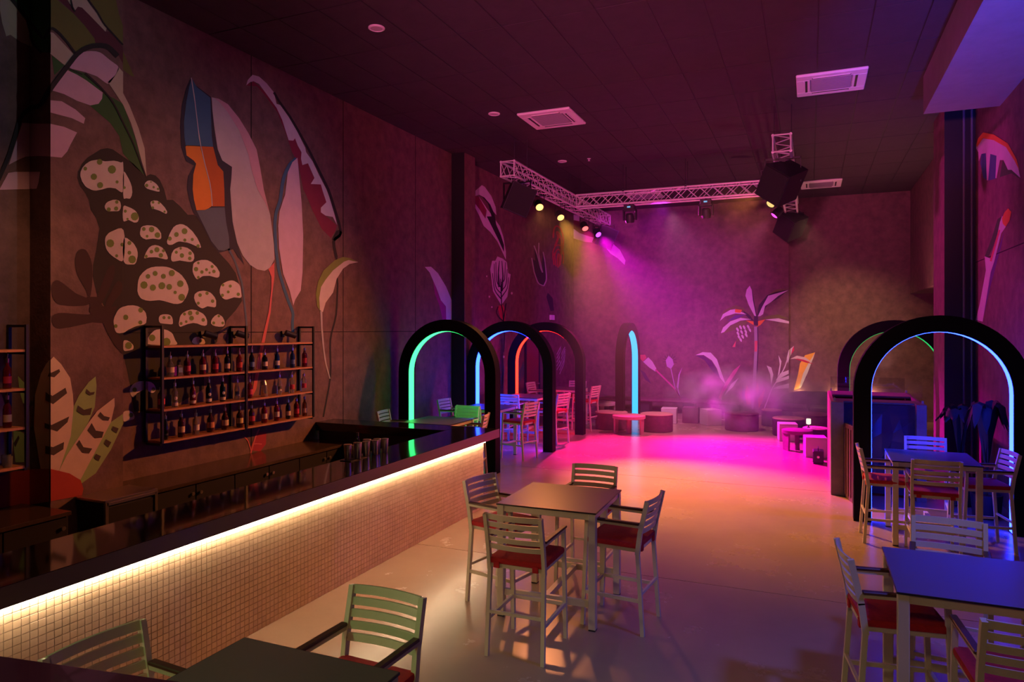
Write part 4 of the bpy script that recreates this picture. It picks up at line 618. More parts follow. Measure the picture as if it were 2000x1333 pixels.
('L0','painted_outline','redpaint',2,[21.355,5.355,21.594,5.587,21.648,5.669,21.636,5.737,21.534,5.835,21.43,5.811,21.58,5.771,21.767,5.666,21.826,5.537,21.653,4.974,21.805,4.982,21.992,5.555,21.93,5.702,21.807,5.783,21.631,5.852,21.536,5.872,21.359,5.845,21.358,5.797,21.45,5.704,21.458,5.652,21.172,5.359]),
('L0','painted_outline','palegray',2,[21.464,1.349,21.733,1.494,21.81,1.561,21.88,1.881,21.803,1.884,21.735,1.571,21.663,1.508,21.399,1.365]),
('L0','painted_outline','palegray',2,[21.738,1.199,22.161,1.499,22.306,1.82,22.227,1.825,22.085,1.51,21.669,1.213]),
('L0','painted_outline','leafdark',2,[16.76,1.49,16.937,1.364,17.04,1.362,17.091,1.423,17.192,1.692,17.125,1.699,17.025,1.433,16.985,1.381,16.817,1.5]),
('L0','painted_outline','leafdark',2,[18.248,1.403,18.633,1.739,18.56,1.753,18.178,1.419]),
('L0','painted_outline','palegray',2,[21.464,1.475,21.809,1.688,21.88,1.935,21.803,1.939,21.736,1.698,21.399,1.49]),
('L0','painted_outline','palegray',2,[21.738,1.326,22.161,1.628,22.306,1.884,22.227,1.89,22.086,1.639,21.669,1.34]),
('L0','painted_outline','leafdark',2,[16.761,1.398,16.94,1.287,17.04,1.288,17.091,1.346,17.192,1.595,17.125,1.603,17.025,1.356,16.985,1.307,16.815,1.409]),
('L0','painted_outline','leafdark',2,[18.247,1.348,18.633,1.66,18.56,1.673,18.179,1.365]),
('L0','painted_outline','palegray',2,[21.464,1.601,21.809,1.815,21.88,1.99,21.803,1.994,21.736,1.826,21.398,1.615]),
('L0','painted_outline','palegray',2,[21.738,1.453,22.221,1.818,22.306,1.949,22.227,1.956,22.086,1.768,21.669,1.467]),
('L0','painted_outline','leafdark',2,[16.762,1.306,16.944,1.211,17.04,1.214,17.091,1.268,17.192,1.499,17.125,1.507,17.025,1.279,16.985,1.234,16.915,1.259,16.814,1.319]),
('L0','painted_outline','leafdark',2,[18.246,1.293,18.586,1.535,18.633,1.58,18.56,1.594,18.436,1.483,18.18,1.311]),
('L0','painted_outline','palegray',2,[21.465,1.727,21.848,1.979,21.88,2.044,21.804,2.049,21.737,1.954,21.398,1.741]),
('L0','painted_outline','palegray',2,[21.739,1.581,22.259,1.969,22.304,2.012,22.228,2.022,21.668,1.594]),
('L0','painted_outline','leafdark',2,[16.765,1.214,16.949,1.134,17.04,1.14,17.09,1.191,17.192,1.402,17.125,1.411,17.025,1.203,16.985,1.16,16.912,1.179,16.811,1.229]),
('L0','painted_outline','leafdark',2,[18.245,1.238,18.55,1.421,18.633,1.501,18.56,1.515,18.436,1.405,18.181,1.257]),
('L0','painted_outline','palegray',2,[21.465,1.853,21.85,2.091,21.838,2.114,21.739,2.082,21.398,1.866]),
('L0','painted_outline','palegray',2,[21.739,1.708,22.159,2.015,22.293,2.072,22.239,2.092,22.088,2.027,21.668,1.72]),
('L0','painted_outline','leafdark',2,[16.768,1.121,16.954,1.058,17.039,1.066,17.09,1.113,17.192,1.305,17.125,1.315,16.985,1.087,16.958,1.085,16.908,1.099,16.808,1.14]),
('L0','painted_outline','leafdark',2,[18.243,1.182,18.55,1.34,18.633,1.421,18.559,1.435,18.437,1.326,18.182,1.203]),
('B0','painted_leaf','maroon2',1,[-7.587,6.461,-7.396,6.429,-7.01,6.077,-6.67,5.732,-7.095,5.877,-7.525,6.147,-7.587,6.161]),
('B0','painted_leaf','palelilac',2,[-7.569,6.668,-7.352,6.612,-7.352,6.427,-7.569,6.481]),
('B0','painted_leaf','palelilac',2,[-7.56,6.178,-7.352,6.014,-6.967,5.87,-6.586,5.769,-6.21,5.636,-5.921,5.372,-5.728,5.002,-5.757,4.85,-6.003,5.093,-6.252,5.257,-6.419,5.476,-6.882,5.661,-7.18,5.708,-7.56,5.839]),
('B1','painted_trunk','slategray',2,[-1.609,2.764,-1.518,2.764,-1.503,2.091,-1.548,1.129,-1.627,0.18,-1.688,0.178,-1.597,2.09]),
('B1','painted_trunk','coral',3,[-1.591,2.315,-1.503,2.315,-1.524,1.979,-1.597,1.978]),
('B1','painted_vein','purpleblack',3,[-1.518,2.731,-1.5,2.091,-1.536,1.291,-1.512,1.29,-1.476,2.091,-1.494,2.732]),
('B1','painted_frond','palelilac',2,[-1.737,4.044,-1.676,3.904,-1.646,3.598,-1.548,3.084,-1.6,3.101,-1.768,3.44,-1.866,3.731,-1.829,3.924]),
('B1','painted_frond','purpleblack',1,[-1.661,3.92,-1.609,3.566,-1.518,3.084,-1.57,3.084,-1.676,3.535]),
('B1','painted_frond','palelilac',3,[-1.494,3.084,-1.373,3.37,-1.193,3.718,-0.601,3.88,-0.895,3.713,-1.103,3.526,-1.283,3.401,-1.343,3.146,-1.433,3.083]),
('B1','painted_frond','purpleblack',2,[-1.524,3.116,-1.464,3.435,-1.223,3.735,-0.954,3.841,-0.601,3.89,-0.895,3.633,-1.193,3.464,-1.433,3.067]),
('B1','painted_frond','olive',2,[-1.178,3.75,-0.984,3.911,-0.601,3.928]),
('B1','painted_frond','palelilac',3,[-2.637,2.945,-2.548,3.157,-2.323,3.291,-2.168,3.316,-1.829,3.144,-2.168,3.179,-2.479,3.084]),
('B1','painted_frond','olive',2,[-2.621,3.059,-2.511,3.287,-2.168,3.439,-1.921,3.345,-1.63,2.972,-1.859,3.231,-2.168,3.322,-2.417,3.26]),
('B1','painted_frond','orange',4,[-2.174,3.316,-1.967,3.287,-2.013,3.194,-2.183,3.212]),
('B1','painted_frond','purpleblack',2,[-1.952,3.281,-1.737,3.118,-1.6,2.924,-1.707,2.957,-1.859,3.119]),
('B1','painted_frond','palelilac',3,[-2.611,2.553,-2.542,2.733,-2.323,2.927,-2.013,3.039,-1.691,2.989,-2.013,2.952,-2.323,2.797,-2.511,2.586]),
('B1','painted_frond','olive',2,[-2.684,2.34,-2.542,2.57,-2.323,2.781,-2.013,2.926,-1.737,2.95,-1.952,2.758,-2.261,2.629,-2.542,2.537]),
('B1','painted_frond','purplep',2,[-2.417,2.928,-2.168,3.121,-1.859,3.144,-2.106,3.017]),
('B1','painted_frond','olive',2,[-1.494,2.988,-1.253,3.088,-0.895,3.136,-0.601,3.008,-0.895,3.022,-1.253,2.993]),
('B1','painted_frond','palelilac',3,[-1.283,2.98,-0.895,3.016,-0.593,2.92,-0.593,2.85]),
('B1','painted_frond','orange',3,[-1.539,2.748,-1.494,2.93,-1.277,2.986,-1.418,2.811]),
('B1','painted_frond','orange',3,[-1.859,2.958,-1.63,2.924,-1.609,2.802]),
('B1','painted_frond','purpleblack',4,[-1.609,3.091,-1.494,3.09,-1.488,2.78,-1.621,2.822]),
('B1','painted_frond','coral',2,[-2.261,2.116,-2.152,2.311,-2.174,2.117]),
('B1','painted_frond','olive',2,[-2.152,2.279,-2.075,2.409,-2.013,2.328]),
('B1','painted_banana','palelilac',3,[-2.149,2.7,-2.136,2.728,-2.112,2.739,-2.071,2.682,-2.063,2.625,-2.075,2.603,-2.095,2.611,-2.128,2.65]),
('B1','painted_banana','palelilac',3,[-2.056,2.764,-2.043,2.793,-2.019,2.803,-1.978,2.746,-1.97,2.69,-1.982,2.667,-2.003,2.676,-2.036,2.714]),
('B1','painted_banana','palelilac',3,[-1.948,2.764,-1.935,2.793,-1.912,2.803,-1.871,2.746,-1.863,2.69,-1.875,2.667,-1.895,2.676,-1.928,2.714]),
('B1','painted_banana','palelilac',3,[-1.826,2.78,-1.812,2.808,-1.789,2.819,-1.748,2.762,-1.74,2.706,-1.752,2.684,-1.773,2.692,-1.805,2.73]),
('B1','painted_banana','palelilac',3,[-2.134,2.57,-2.12,2.599,-2.096,2.609,-2.055,2.552,-2.047,2.496,-2.059,2.473,-2.08,2.482,-2.113,2.52]),
('B1','painted_banana','palelilac',3,[-2.025,2.619,-2.012,2.647,-1.988,2.658,-1.948,2.601,-1.94,2.544,-1.952,2.522,-1.972,2.531,-2.005,2.569]),
('B1','painted_banana','palelilac',3,[-1.902,2.635,-1.889,2.663,-1.866,2.674,-1.825,2.617,-1.817,2.561,-1.829,2.539,-1.849,2.547,-1.882,2.585]),
('B1','painted_banana','palelilac',3,[-1.78,2.684,-1.766,2.712,-1.743,2.722,-1.703,2.666,-1.695,2.609,-1.707,2.587,-1.727,2.596,-1.759,2.634]),
('B1','painted_banana','palelilac',3,[-2.103,2.457,-2.089,2.485,-2.066,2.496,-2.025,2.439,-2.017,2.383,-2.029,2.36,-2.049,2.369,-2.082,2.407]),
('B1','painted_banana','palelilac',3,[-1.995,2.474,-1.981,2.502,-1.958,2.513,-1.917,2.456,-1.909,2.399,-1.921,2.377,-1.941,2.386,-1.974,2.424]),
('B1','painted_banana','palelilac',3,[-1.887,2.522,-1.874,2.551,-1.85,2.561,-1.809,2.505,-1.802,2.448,-1.813,2.426,-1.834,2.434,-1.866,2.472]),
('B1','painted_banana','palelilac',3,[-2.056,2.376,-2.043,2.405,-2.019,2.415,-1.978,2.359,-1.97,2.302,-1.982,2.28,-2.003,2.288,-2.036,2.326]),
('B0','painted_leaf','palelilac',2,[-5.13,1.588,-4.958,1.745,-4.821,1.611,-4.685,1.375,-4.719,1.272,-4.923,1.404]),
('B0','painted_leaf','coral',2,[-5.337,1.815,-5.061,1.829,-5.009,1.727,-5.137,1.598]),
('B0','painted_leaf','purpledim',1,[-5.233,1.329,-5.061,1.23,-4.855,0.86,-5.061,0.99]),
('B0','painted_leaf','lilac2',2,[-4.28,1.806,-4.152,1.69,-4.112,1.522,-4.206,1.369,-4.34,1.45,-4.38,1.652]),
('B0','painted_leaf','lilac2',2,[-3.84,1.434,-3.92,1.19,-3.973,0.685,-4.019,0.784,-3.963,1.189]),
('B0','painted_leaf','palelilac',2,[-3.421,1.835,-3.194,1.938,-2.937,1.925,-2.745,1.713,-2.734,1.681,-2.734,1.382,-2.745,1.417,-2.905,1.678,-3.162,1.846]),
('B1','painted_leaf','palelilac',2,[-2.72,1.686,-2.464,0.925,-2.637,1.132,-2.72,1.388]),
('B0','painted_leaf','purpledim',1,[-3.421,1.829,-3.162,1.822,-2.905,1.645,-2.734,1.354,-2.734,1.186,-2.905,1.348,-3.129,1.674]),
('B1','painted_leaf','purpledim',1,[-2.72,1.361,-2.621,1.1,-2.72,1.193]),
('B1','painted_leaf','pinkp',3,[-2.007,1.569,-2.152,1.291,-2.401,0.894,-2.621,0.414,-2.674,0.51,-2.479,0.973,-2.23,1.37]),
('B1','painted_leaf','palelilac',2,[-2.069,1.147,-2.23,0.867,-2.511,0.565,-2.292,0.946]),
('B1','painted_leaf','orangedim',2,[-1.829,0.928,-1.737,0.77,-1.7,0.322,-1.829,0.316,-1.884,0.636]),
('B1','painted_leaf','orangedim',2,[-1.509,1.002,-1.458,0.844,-1.494,0.667,-1.579,0.808]),
('B1','painted_leaf','orangedim',2,[-1.283,0.834,-1.343,0.496,-1.464,0.204,-1.5,0.49]),
('B1','painted_leaf','leafdark',1,[-1.952,0.925,-1.844,0.638,-1.844,0.316,-1.982,0.471]),
('B1','painted_leaf','palelilac',2,[-1.238,1.552,-1.103,1.491,-1.044,1.27,-1.103,0.935,-1.133,1.268]),
('B1','painted_leaf','palelilac',2,[-0.895,1.876,-0.806,1.687,-0.866,1.306,-0.925,1.194,-0.86,1.591]),
('B1','painted_leaf','palelilac',2,[-0.601,1.423,-0.836,1.323,-0.984,1.082,-0.601,1.313]),
('B1','painted_leaf','palelilac',2,[-0.593,1.25,-0.895,1.147,-0.999,1.002,-0.593,1.155]),
('B1','painted_leaf','palelilac',2,[-0.593,1.014,-0.895,0.926,-1.073,0.825,-0.593,0.866]),
('B1','painted_leaf','palelilac',2,[-0.601,2.038,-0.593,2.044,-0.593,1.747,-0.63,1.627,-0.659,1.785]),
('B0','painted_leaf','palelilac',2,[-0.596,2.041,-0.457,2.162,-0.486,2.004,-0.574,1.813,-0.596,1.742]),
('B0','painted_leaf','redpaint',3,[-0.457,2.162,-0.442,2.036,-0.53,1.909,-0.501,2.067]),
('B0','painted_leaf','yellowp',2,[0.143,1.974,0.094,1.792,-0.079,1.382,-0.253,0.89,-0.457,0.798,-0.34,1.281,-0.282,1.629,-0.137,1.883]),
('B0','painted_leaf','mintwhite',3,[0.143,1.965,-0.064,1.351,-0.247,0.906,-0.311,0.857,-0.195,1.316,-0.044,1.633]),
('B0','painted_leaf','spotwhite',4,[-0.574,1.756,-0.369,1.864,-0.137,1.82,0.071,1.661,-0.137,1.732,-0.34,1.776]),
('B0','painted_leaf','redpaint',4,[-0.457,1.777,-0.195,1.75,0.1,1.617,-0.108,1.657]),
('B0','painted_stem','pinkp',3,[-4.737,1.322,-4.119,0.727,-4.018,0.597,-3.919,0.407,-3.875,0.431,-3.976,0.624,-4.083,0.763,-4.701,1.359]),
('B0','painted_stem','lilac2',3,[-4.219,1.366,-4.092,0.778,-4.045,0.661,-3.908,0.412,-3.885,0.426,-4.021,0.673,-4.067,0.787,-4.193,1.371]),
('B1','painted_stem','palelilac',3,[-1.297,0.189,-1.088,0.785,-1.036,0.889,-0.881,1.139,-0.703,1.493,-0.615,1.78,-0.645,1.79,-0.703,1.588,-0.77,1.424,-0.909,1.156,-1.064,0.906,-1.118,0.799,-1.328,0.2]),
('B0','painted_stem','lilac2',3,[-3.992,0.714,-3.909,0.415,-3.884,0.423,-3.967,0.722]),
('B1','painted_stem','palelilac',3,[-2.479,0.93,-2.683,0.253,-2.653,0.244,-2.449,0.92]),
('B0','painted_vein','purpleblack',1,[-4.248,1.636,-4.479,1.601,-4.477,1.587,-4.245,1.606]),
('B0','painted_vein','purpleblack',1,[-4.241,1.635,-4.469,1.711,-4.474,1.698,-4.251,1.607]),
('B0','painted_vein','purpleblack',1,[-4.235,1.632,-4.417,1.807,-4.427,1.798,-4.257,1.61]),
('B0','painted_vein','purpleblack',1,[-4.232,1.626,-4.333,1.871,-4.345,1.866,-4.26,1.615]),
('B0','painted_vein','purpleblack',1,[-4.231,1.621,-4.232,1.89,-4.245,1.891,-4.261,1.621]),
('B0','painted_vein','purpleblack',1,[-4.232,1.615,-4.134,1.862,-4.146,1.867,-4.26,1.627]),
('B0','painted_vein','purpleblack',1,[-4.236,1.61,-4.057,1.791,-4.066,1.8,-4.256,1.632]),
('B0','painted_vein','purpleblack',1,[-4.242,1.606,-4.017,1.69,-4.021,1.703,-4.251,1.635]),
('B0','painted_vein','purpleblack',1,[-4.249,1.606,-4.02,1.58,-4.018,1.593,-4.244,1.636]),
('W0','painted_leaf','palelilac',2,[14.44,5.9,13.899,5.881,12.938,5.604,12.208,5.306,11.83,5.042,11.651,4.77,12.111,4.977,12.307,5.018,12.561,5.218,12.773,5.265,12.993,5.033,13.061,5.047,12.993,5.383,13.399,5.505,13.545,5.106,13.644,5.125,13.707,5.59,14.03,5.65,14.232,5.569,14.273,5.737,14.44,5.838]),
('W0','painted_leaf','orange',3,[14.44,5.9,14.273,5.976,13.899,5.982,13.164,5.758,12.307,5.408,11.83,5.067,11.678,4.874,11.922,5.058,12.407,5.375,13.164,5.668,13.899,5.887,14.37,5.846]),
('W0','painted_leaf','blue',1,[14.137,5.524,14.03,5.665,13.005,5.413,13.027,5.032,13.582,5.107,13.899,5.22]),
('W0','painted_leaf','green',1,[12.795,5.007,12.614,5.235,12.287,5.014,12.111,5.008,11.669,4.757,12.111,4.926]),
('W0','painted_leaf','orange',3,[12.645,4.354,12.489,4.423,12.287,4.449,12.111,4.37,12.208,4.251,12.428,4.198,12.593,4.266]),
('W0','painted_leaf','palelilac',2,[12.773,4.318,12.635,4.392,12.428,4.198,12.698,4.133,13.141,3.742,13.375,3.593,13.938,2.802,14.469,2.838,14.164,3.107,13.707,3.647,13.796,3.889,13.281,3.797]),
('W0','painted_leaf','green',1,[12.72,4.391,12.773,4.251,13.257,3.978,13.707,3.778,13.796,3.889,13.281,4.15,12.938,4.383]),
('W0','painted_leaf','coral',3,[12.741,4.192,12.849,4.206,13.423,3.782,13.304,3.757]),
('W0','painted_leaf','purplep',1,[12.54,4.139,12.698,3.945,13.399,3.366,13.938,2.831,13.375,3.593])]

def plane_pt(pl, u, v, off):
    if pl == 'L0': return (-7.56+off, u, v)
    if pl == 'L1': return (-7.23+off, u, v)
    if pl == 'R1': return (u, P1[0]-off, v)
    if pl == 'R2': return (u, P2[0]-off, v)
    if pl == 'B0': return (u, BACK-off, v)
    if pl == 'B1': return (u, BACK-.12-off, v)
    return (2.68-off, u, v)
dots = {}
for pl, nm, cn, layer, pts in MURAL:
    q = [Vector((pts[i], pts[i+1], 0)) for i in range(0, len(pts), 2)]
    tris = tessellate_polygon([q])
    off = .002*layer
    vs = [plane_pt(pl, p.x, p.y, off) for p in q]
    m = mat('mural_'+cn, MC[cn], .75, var=.10, scale=5)
    if nm == 'painted_dot':
        dots.setdefault((pl, cn), MB()).add(vs, tris); continue
    me = bpy.data.meshes.new(nm); me.from_pydata(vs, [], [tuple(t) for t in tris]); me.materials.append(m)
    link(nm, me, wl if pl[0] in 'LR' else wb if pl[0] == 'B' else wr)
for (pl, cn), b in dots.items(): b.build('painted_dots', MATS['mural_'+cn], wl)

# ------------------------------------------------------------------ bar
bar = thing('bar_counter', 'long L-shaped bar with black polished top and lit pale mosaic front', 'bar', (-4.8, 6, 0))
def at(parent, o):                       # keep world coordinates while parenting
    o.parent = parent; o.location = Vector(o.location)-Vector(parent.location); return o
YE, XF = 9.47, -4.50
at(bar, MB().box((-4.775, 5.55, 1.0625), (.67, 8.70, .135), ch=.004).build('countertop', M_topblack))
at(bar, MB().box((-6.335, 9.65, 1.0625), (2.45, .5, .135), ch=.004).build('countertop', M_topblack))
at(bar, MB().box((-4.439, 5.55, 1.0625), (.008, 8.70, .130)).build('fascia', M_fascia))
at(bar, MB().box((-4.775, 9.902, 1.0625), (.67, .006, .130)).build('fascia', M_fascia))
at(bar, MB().box((-4.655, 5.35, .4975), (.29, 8.24, .995)).build('bar_body', M_grout))
at(bar, MB().box((-6.3, 9.45, .4975), (2.4, .06, .995)).build('return_panel', M_black))
at(bar, MB().box((-4.806, 5.35, .4975), (.012, 8.24, .99)).build('inner_panel', M_black))
at(bar, MB().box((-4.469, 5.35, .988), (.010, 8.22, .010)).build('led_strip', emat('warm_led', (1, .72, .42), 125)))
cell = MB().box((0, 0, 0), (.008, PITCH-.004, PITCH-.004), ch=.0015)
tile_me = cell.mesh('mosaic_tile', M_mosaic)
cells = []
for c in range(24, 183):
    for r in range(19):
        y, z = (c+.5)*PITCH, (r+.5)*PITCH
        if y > YE: continue
        # rough visibility: nearest tiles that the room's camera corner sees, above the rail and the green table
        cells.append((y, z))
vis = sorted([q for q in cells if q[0] > 2.70 and q[1] > .99-(q[0]-2.55)*.62], key=lambda q: q[0]**2+4.5**2+(2.67-q[1])**2)[:300]
vs_ = set(vis)
for y, z in vis: link('mosaic_tile', tile_me, bar, (XF-.001+4.8, y-6, z))
st = MB()
for y, z in cells:
    if (y, z) not in vs_: st.box((XF-.001, y, z), (.008, PITCH-.004, PITCH-.004))
o = at(bar, st.build('mosaic_tiles', M_mosaic)); o['kind'] = 'stuff'

# back counters against the left wall
def back_counter(label, y0, y1, knobs):
    t = thing('back_counter', label, 'counter', (-7.15, (y0+y1)/2, 0))
    at(t, MB().box((-7.17, (y0+y1)/2, .835), (.77, y1-y0, .04), ch=.003).build('worktop', mat('brown_stone_top', (.06, .04, .028), .14, var=.3, scale=30)))
    at(t, MB().box((-7.18, (y0+y1)/2, .445), (.70, y1-y0-.02, .74)).box((-7.2, (y0+y1)/2, .04), (.62, y1-y0-.06, .08)).build('carcass', M_dark))
    n = max(1, round((y1-y0)/.62))
    for i in range(n):
        a = y0+.02+(y1-y0-.04)*i/n; b = y0+.02+(y1-y0-.04)*(i+1)/n
        d = at(t, MB().box((-6.822, (a+b)/2, .45), (.018, b-a-.012, .70), ch=.003).build('door', M_black))
        k = MB()
        yk = b-.06 if i % 2 == 0 else a+.06
        k.tube((-6.813, yk, .70), (-6.785, yk, .70), 0.014, 8, .022)
        kk = k.build('knob', M_steel, d); kk.location = -Vector(d.location)-Vector(t.location)
    return t
back_counter('long dark back counter under the bottle shelf at the left wall', 5.62, 9.38, 3)
back_counter('dark back counter cut by the left edge of the photo', 1.6, 4.70, 2)
t = thing('undercounter_fridge', 'steel-framed low fridge box between the two back counters', 'fridge', (-7.0, 5.36, 0))
at(t, MB().box((-6.99, 5.36, .865), (.46, .64, .03), ch=.004).build('top', M_steel))
at(t, MB().box((-6.99, 5.36, .44), (.42, .60, .80)).build('cabinet', M_dark))
f_ = MB()
for y in (5.06, 5.66): f_.box((-6.772, y, .44), (.03, .035, .82))
f_.box((-6.772, 5.36, .835), (.03, .60, .03)).box((-6.772, 5.36, .06), (.03, .60, .04))
at(t, f_.build('steel_frame', M_steel))
at(t, MB().box((-6.776, 5.36, .44), (.012, .55, .70)).build('door', M_black))

# ------------------------------------------------------------------ bottle shelves
SZ = [1.30, 1.69, 2.08, 2.47]
def shelf_unit(label, posts):
    t = thing('wall_shelf', label, 'shelf', (-7.4, (posts[0]+posts[-1])/2, 1.2))
    for y in posts:
        at(t, MB().box((-7.26, y, 2.0), (.03, .03, 1.44)).build('post', M_blackmetal))
        at(t, MB().box((-7.535, y, 2.0), (.03, .03, 1.44)).build('post', M_blackmetal))
        for z in [2.705]+[z-.038 for z in SZ]: at(t, MB().box((-7.3975, y, z), (.245, .026, .026)).build('crossbar', M_blackmetal))
    for a, b2 in zip(posts, posts[1:]):
        for z in SZ:
            at(t, MB().box((-7.395, (a+b2)/2, z-.0125), (.27, b2-a-.035, .025)).build('shelf_board', M_shelf))
    return t
shelf_unit('black steel wall rack with four oak boards full of bottles', [6.16, 7.54, 8.98])
shelf_unit('black steel wall rack with oak boards at the photo\'s left edge', [1.8, 3.18, 4.56])

GL = {'clear': glass('clear_bottle_glass', (.85, .82, .78)), 'red': glass('red_bottle_glass', (.28, .012, .02), a=.55), 'amber': glass('amber_bottle_glass', (.34, .10, .02), a=.55),
      'dark': glass('dark_bottle_glass', (.015, .012, .012), a=.1), 'green': glass('green_bottle_glass', (.010, .03, .015), a=.2), 'blue': glass('blue_bottle_glass', (.02, .05, .22), a=.35), 'brown': glass('brown_bottle_glass', (.10, .022, .012), a=.35)}
LB = {'white': (.72, .66, .58), 'red': (.55, .03, .07), 'cream': (.70, .55, .36), 'blue': (.12, .20, .42), 'orange': (.62, .25, .10), 'black': (.02, .02, .02)}
PROF = {'wine': [(.036, 0), (.038, .01), (.038, .17), (.034, .20), (.016, .235), (.014, .30)], 'spirit': [(.040, 0), (.042, .01), (.042, .16), (.038, .185), (.018, .21), (.015, .26)],
        'round': [(.044, 0), (.047, .02), (.049, .10), (.045, .155), (.028, .19), (.016, .21), (.015, .27)], 'square': [(.048, 0), (.050, .01), (.050, .13), (.046, .155), (.02, .17), (.018, .20)],
        'ridged': [(.030, 0), (.036, .03), (.033, .06), (.037, .10), (.034, .15), (.028, .19), (.018, .24), (.015, .29)]}
def bottle(y, z, x, shape, gcol, lcol, label, group, h=1.0, lab='band', pour=True):
    t = thing('bottle', label, 'bottle', (x, y, z), 0, group)
    pr = [(r, zz*h) for r, zz in PROF[shape]]
    n = 4 if shape == 'square' else 12
    mt = Rz(PI/4) if shape == 'square' else None
    MB().lathe(pr, n, mtx=mt).build('glass_body', GL[gcol], t, smooth=shape != 'square')
    top = pr[-1]
    c = MB().lathe([(top[0]+.002, top[1]-.035), (top[0]+.003, top[1]+.006)], 10)
    if pour: c.tube((0, 0, top[1]), (.012, 0, top[1]+.055), .005, 6, .003)
    c.build('pourer' if pour else 'cap', M_steel if pour else M_dark, t)
    if lcol:
        R = pr[2][0]+.0012; z0, z1 = (.055*h, .125*h) if lab == 'band' else (.02*h, .06*h)
        if shape == 'square':
            MB().box((.0363, 0, (z0+z1)/2), (.002, .055, z1-z0)).build('label', mat('label_'+lcol, LB[lcol], .6), t)
        else:
            b = MB(); k = 8; vs = []
            for zz in (z0, z1):
                for i in range(k+1):
                    a = -1.25+2.5*i/k-.35; vs.append((R*math.cos(a), R*math.sin(a), zz))
            b.add(vs, [(i, i+1, k+2+i, k+1+i) for i in range(k)])
            b.build('label', mat('label_'+lcol, LB[lcol], .6), t)
        if lab == 'round':
            b = MB(); vs = [(R+.001, 0, .115*h)]
            a0 = -.35; zc = .115*h
            for i in range(12):
                w_ = 2*PI*i/12; a = a0+.55*math.cos(w_); vs.append(((R+.001)*math.cos(a), (R+.001)*math.sin(a), zc+.021*h*math.sin(w_)))
            vs[0] = ((R+.001)*math.cos(a0), (R+.001)*math.sin(a0), zc)
            b.add(vs, [(0, 1+i, 1+(i+1) % 12) for i in range(12)])
            b.build('round_label', mat('label_white', LB['white'], .6), t)
    return t
ORD = ['first', 'second', 'third', 'fourth', 'fifth', 'sixth', 'seventh', 'eighth', 'ninth', 'tenth', 'eleventh', 'twelfth']
CN = {'clear': 'clear glass', 'red': 'red', 'amber': 'amber', 'dark': 'black', 'green': 'dark green', 'blue': 'blue', 'brown': 'brown'}
ROWS = [
 ('top row', 2.08, 'bottles on the top bottle row of the long rack', [(6.37, 'round', 'clear', 'cream', .95), (6.49, 'square', 'clear', 'blue', .85), (6.63, 'spirit', 'red', 'red', 1.0), (6.88, 'spirit', 'red', 'cream', 1.03), (7.09, 'spirit', 'red', 'red', 1.03), (7.30, 'wine', 'dark', 'cream', .98), (7.52, 'spirit', 'red', 'red', 1.05), (7.76, 'wine', 'dark', 'blue', 1.0), (8.02, 'spirit', 'dark', 'cream', .95), (8.28, 'wine', 'blue', 'white', .98), (8.62, 'wine', 'blue', 'blue', 1.0), (8.90, 'spirit', 'red', 'red', 1.1)]),
 ('middle row', 1.69, 'bottles on the middle bottle row of the long rack', [(6.24, 'spirit', 'red', 'red', 1.0), (6.44, 'wine', 'clear', 'white', 1.0), (6.72, 'wine', 'red', 'white', 1.02), (6.98, 'wine', 'dark', 'white', 1.02), (7.22, 'wine', 'green', 'white', 1.02), (7.48, 'ridged', 'clear', 'white', .95), (7.72, 'spirit', 'red', 'red', 1.0), (8.33, 'ridged', 'clear', 'white', 1.0), (8.60, 'spirit', 'clear', 'red', 1.05), (8.88, 'spirit', 'clear', 'red', 1.05)]),
 ('bottom row', 1.30, 'bottles on the bottom bottle row of the long rack', [(6.30, 'ridged', 'dark', 'black', 1.0), (6.54, 'spirit', 'brown', 'cream', 1.1), (6.77, 'spirit', 'clear', 'white', 1.05), (7.01, 'round', 'brown', 'orange', 1.08), (7.26, 'round', 'brown', 'cream', 1.08), (7.53, 'round', 'brown', 'cream', 1.05), (7.76, 'spirit', 'brown', 'red', 1.05), (8.01, 'spirit', 'red', 'cream', 1.1), (8.27, 'spirit', 'red', 'white', 1.1), (8.52, 'wine', 'dark', 'cream', .95), (8.71, 'spirit', 'red', 'red', 1.1), (8.90, 'wine', 'amber', 'cream', 1.0)]),
]
for rn, z, grp, items in ROWS:
    for k, (y, shp, g, l, h) in enumerate(items):
        rnd = rn == 'middle row' and 1 <= k <= 4
        bottle(y, z, -7.37 if shp != 'square' else -7.36, shp, g, l, '%s bottle with %s label, %s from left in %s of the long rack' % (CN[g], l, ORD[k], rn), grp, h, 'round' if rnd else 'band', shp != 'square')
# two shaker glasses stand among the middle row
t = thing('mixing_glass', 'clear upturned mixing glass between bottles in the middle row', 'glass', (-7.36, 8.0, 1.69))
MB().lathe([(.052, 0), (.050, .01), (.042, .15), (.038, .17)], 14).build('glass_body', GL['clear'], t, smooth=True)
MB().lathe([(.040, .17), (.030, .20), (.018, .235)], 12).build('strainer_cap', M_steel, t, smooth=True)
bottle(4.44, 2.08, -7.37, 'wine', 'red', 'red', 'dark red bottle on upper board of the rack at left edge', 'bottles on the left edge rack', .98)
bottle(4.44, 1.69, -7.37, 'wine', 'red', 'cream', 'dark red bottle on lower board of the rack at left edge', 'bottles on the left edge rack', 1.05)
tum = thing('tumbler', 'clear tumbler in front, beside the end post of the left edge rack', 'glass', (-7.33, 4.30, 1.30), 0, 'tumblers on the lowest board of the left edge rack')
MB().lathe([(.036, 0), (.040, .012), (.044, .11), (.041, .11), (.037, .016), (.001, .014)], 14).build('glass_body', GL['clear'], tum, smooth=True)
tt = tree_of(tum)
